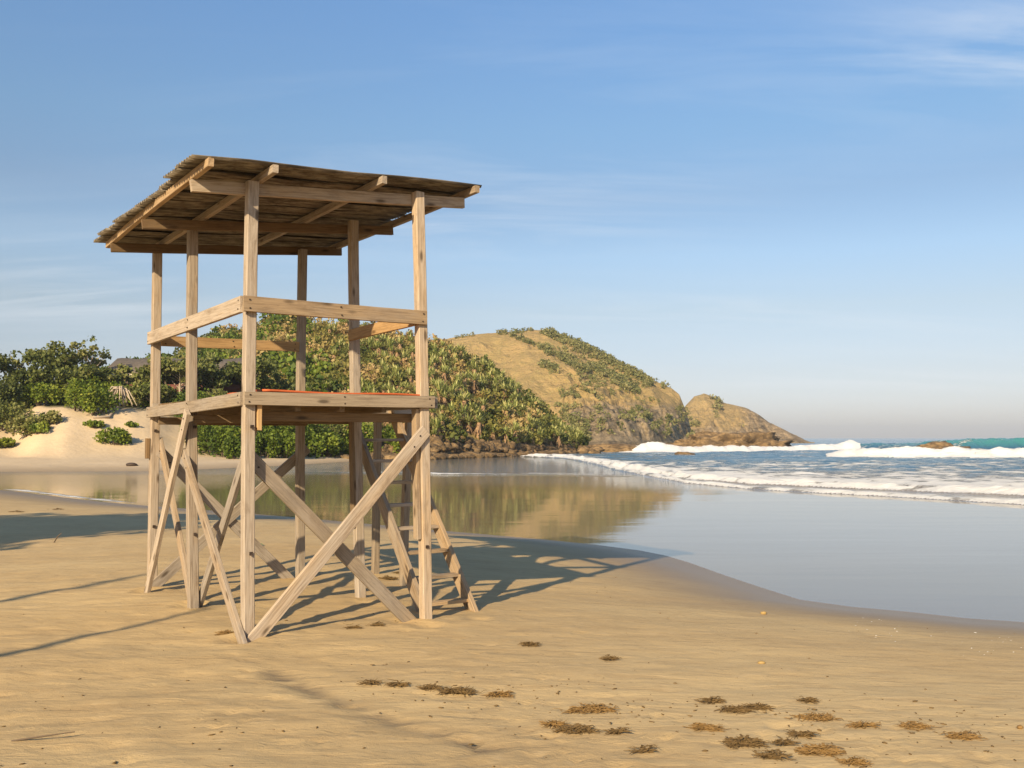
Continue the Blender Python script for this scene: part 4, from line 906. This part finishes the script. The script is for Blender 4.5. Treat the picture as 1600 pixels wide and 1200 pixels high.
o = mesh_np('fallen_leaf', Lf, [(0, 1, 4, 5), (1, 2, 3, 4)], M['green_leaf']); o.location = p; tag(o, 'fresh green leaf lying on the sand behind the corner post', 'leaf')
tb = tube([(0, 0, 0), (.16, .02, .02), (.32, .07, .03)], [.006, .005, .003], 5); p = on_sand(18, 1158)
o = mesh_np('twig', tb[0], tb[1], M['bark_dark']); o.location = p; tag(o, 'thin bent twig lying on bare sand', 'twig')
tb = tube([(0, 0, 0), (.05, .02, .1), (.12, .02, .17)], [.012, .01, .006], 5); p = on_sand(84, 848)
o = mesh_np('twig', tb[0], tb[1], M['bark_dark']); o.location = p; tag(o, 'short twig standing up at the edge of the long shade', 'twig')
# countless crumbs of drift and foam flecks
rng = np.random.default_rng(91); VV, FF = [], []; n0 = 0
bm = bmesh.new(); bmesh.ops.create_icosphere(bm, subdivisions=1, radius=1); CV = np.array([v.co[:] for v in bm.verts]); CF = np.array([[v.index for v in f.verts] for f in bm.faces]); bm.free()
def crumbs(name, label, cat, n, gen, sz_, mat, flat):
    VV, FF = [], []; n0 = 0
    for k in range(n):
        px, py = gen(); p = at_z(px, py, .6); p.z = 0
        p = on_sand(px, py) if k % 1 == 0 else p
        s = rng.uniform(*sz_); a = rng.uniform(0, 6.28); v = CV * (1 + rng.normal(size=(len(CV), 1)) * .25) * np.array([s * rng.uniform(1, 2.6), s, s * flat])
        R_ = np.array([[math.cos(a), -math.sin(a), 0], [math.sin(a), math.cos(a), 0], [0, 0, 1]]); VV.append(v @ R_.T + np.array(p) + [0, 0, s * flat * .5]); FF.append(CF + n0); n0 += len(CV)
    o = mesh_np(name, np.concatenate(VV), np.concatenate(FF), M[mat]); tag(o, label, cat, kind='stuff')
def g_drift():
    if rng.random() < .55:
        q = rng.random(); return 560 + 1040 * q + rng.normal() * 25, 1068 + 85 * q + rng.normal() * 26
    return rng.uniform(0, 1600), rng.uniform(900, 1200)
crumbs('drift_crumbs', 'crumbs of dry drift scattered over the sand', 'debris', 340, g_drift, (.0025, .009), 'weed', .6)
def g_foam(): q = rng.random(); return 1330 + 270 * q + rng.normal() * 14, 972 + 42 * q + rng.normal() * 12
crumbs('foam_flecks', 'small flecks of foam left on the wet sand', 'foam', 40, g_foam, (.002, .007), 'foam', .25)

# ------------------------------------------------------------------ trees on the beach behind the photographer's left: only their shade enters the picture
EL = math.tan(SUN_EL)
def shade_base(px, py, h):      # where a thing stands whose point at height h throws its shadow on this pixel
    p = on_sand(px, py); d = h / EL; return Vector((p.x - math.sin(SUN_AZ) * d, p.y - math.cos(SUN_AZ) * d, 0))
def shade_tree(px, py, h, R, seed, label, **k):
    b_ = shade_base(px, py, h * .82); b_.z = gz(b_.x, b_.y); tree('shore_tree', label, b_, h, R, seed, group='trees behind the beach', leaf=.3, cat='tree', **k)
shade_tree(30, 822, 9.0, 3.0, 201, 'dense tree behind the beach, shade falls by the lagoon', nleaf=3800, nl=18)
shade_tree(130, 815, 9.2, 2.8, 204, 'spreading tree behind the beach between two others', nleaf=3600, nl=16)
shade_tree(340, 806, 8.2, 1.7, 205, 'small round tree behind the beach', nleaf=4000, nl=12)
shade_tree(-170, 826, 9.5, 3.3, 202, 'broad tree behind the beach next to the dense one', nleaf=5000, nl=14)
shade_tree(205, 813, 8.6, 2.4, 203, 'rounded tree behind the beach nearest the water', nleaf=4200, nl=15)
def pole(px, py, h, label, r_=.09):
    b_ = shade_base(px, py, h); b_.z = gz(b_.x, b_.y); tv = tube([(0, 0, -.3), (.06, 0, h * .4), (-.05, .04, h * .75), (0, 0, h)], [r_, r_ * .9, r_ * .7, r_ * .35], 7)
    o = mesh_np('dead_trunk', tv[0], tv[1], M['bark']); o.location = b_; tag(o, label, 'tree trunk', 'bare trunks behind the beach')
pole(330, 950, 5.5, 'bare slender trunk behind the beach, shorter', .10)
pole(232, 896, 7.5, 'bare trunk behind the beach, taller and thicker', .17)

# ------------------------------------------------------------------ sea air
hm = bpy.data.materials.new('haze'); hm.use_nodes = True; t = hm.node_tree; t.nodes.clear()
out = N(t, 'ShaderNodeOutputMaterial'); pvn = N(t, 'ShaderNodeVolumePrincipled'); pvn.inputs['Color'].default_value = (.86, .92, 1, 1)
pvn.inputs['Density'].default_value = .0002; pvn.inputs['Anisotropy'].default_value = .1; t.links.new(pvn.outputs[0], out.inputs['Volume'])
o = part_box('haze', (-20000, -160, -16), (21000, 6300, 75), hm, None); tag(o, 'thin sea haze in the air', 'haze', kind='stuff')
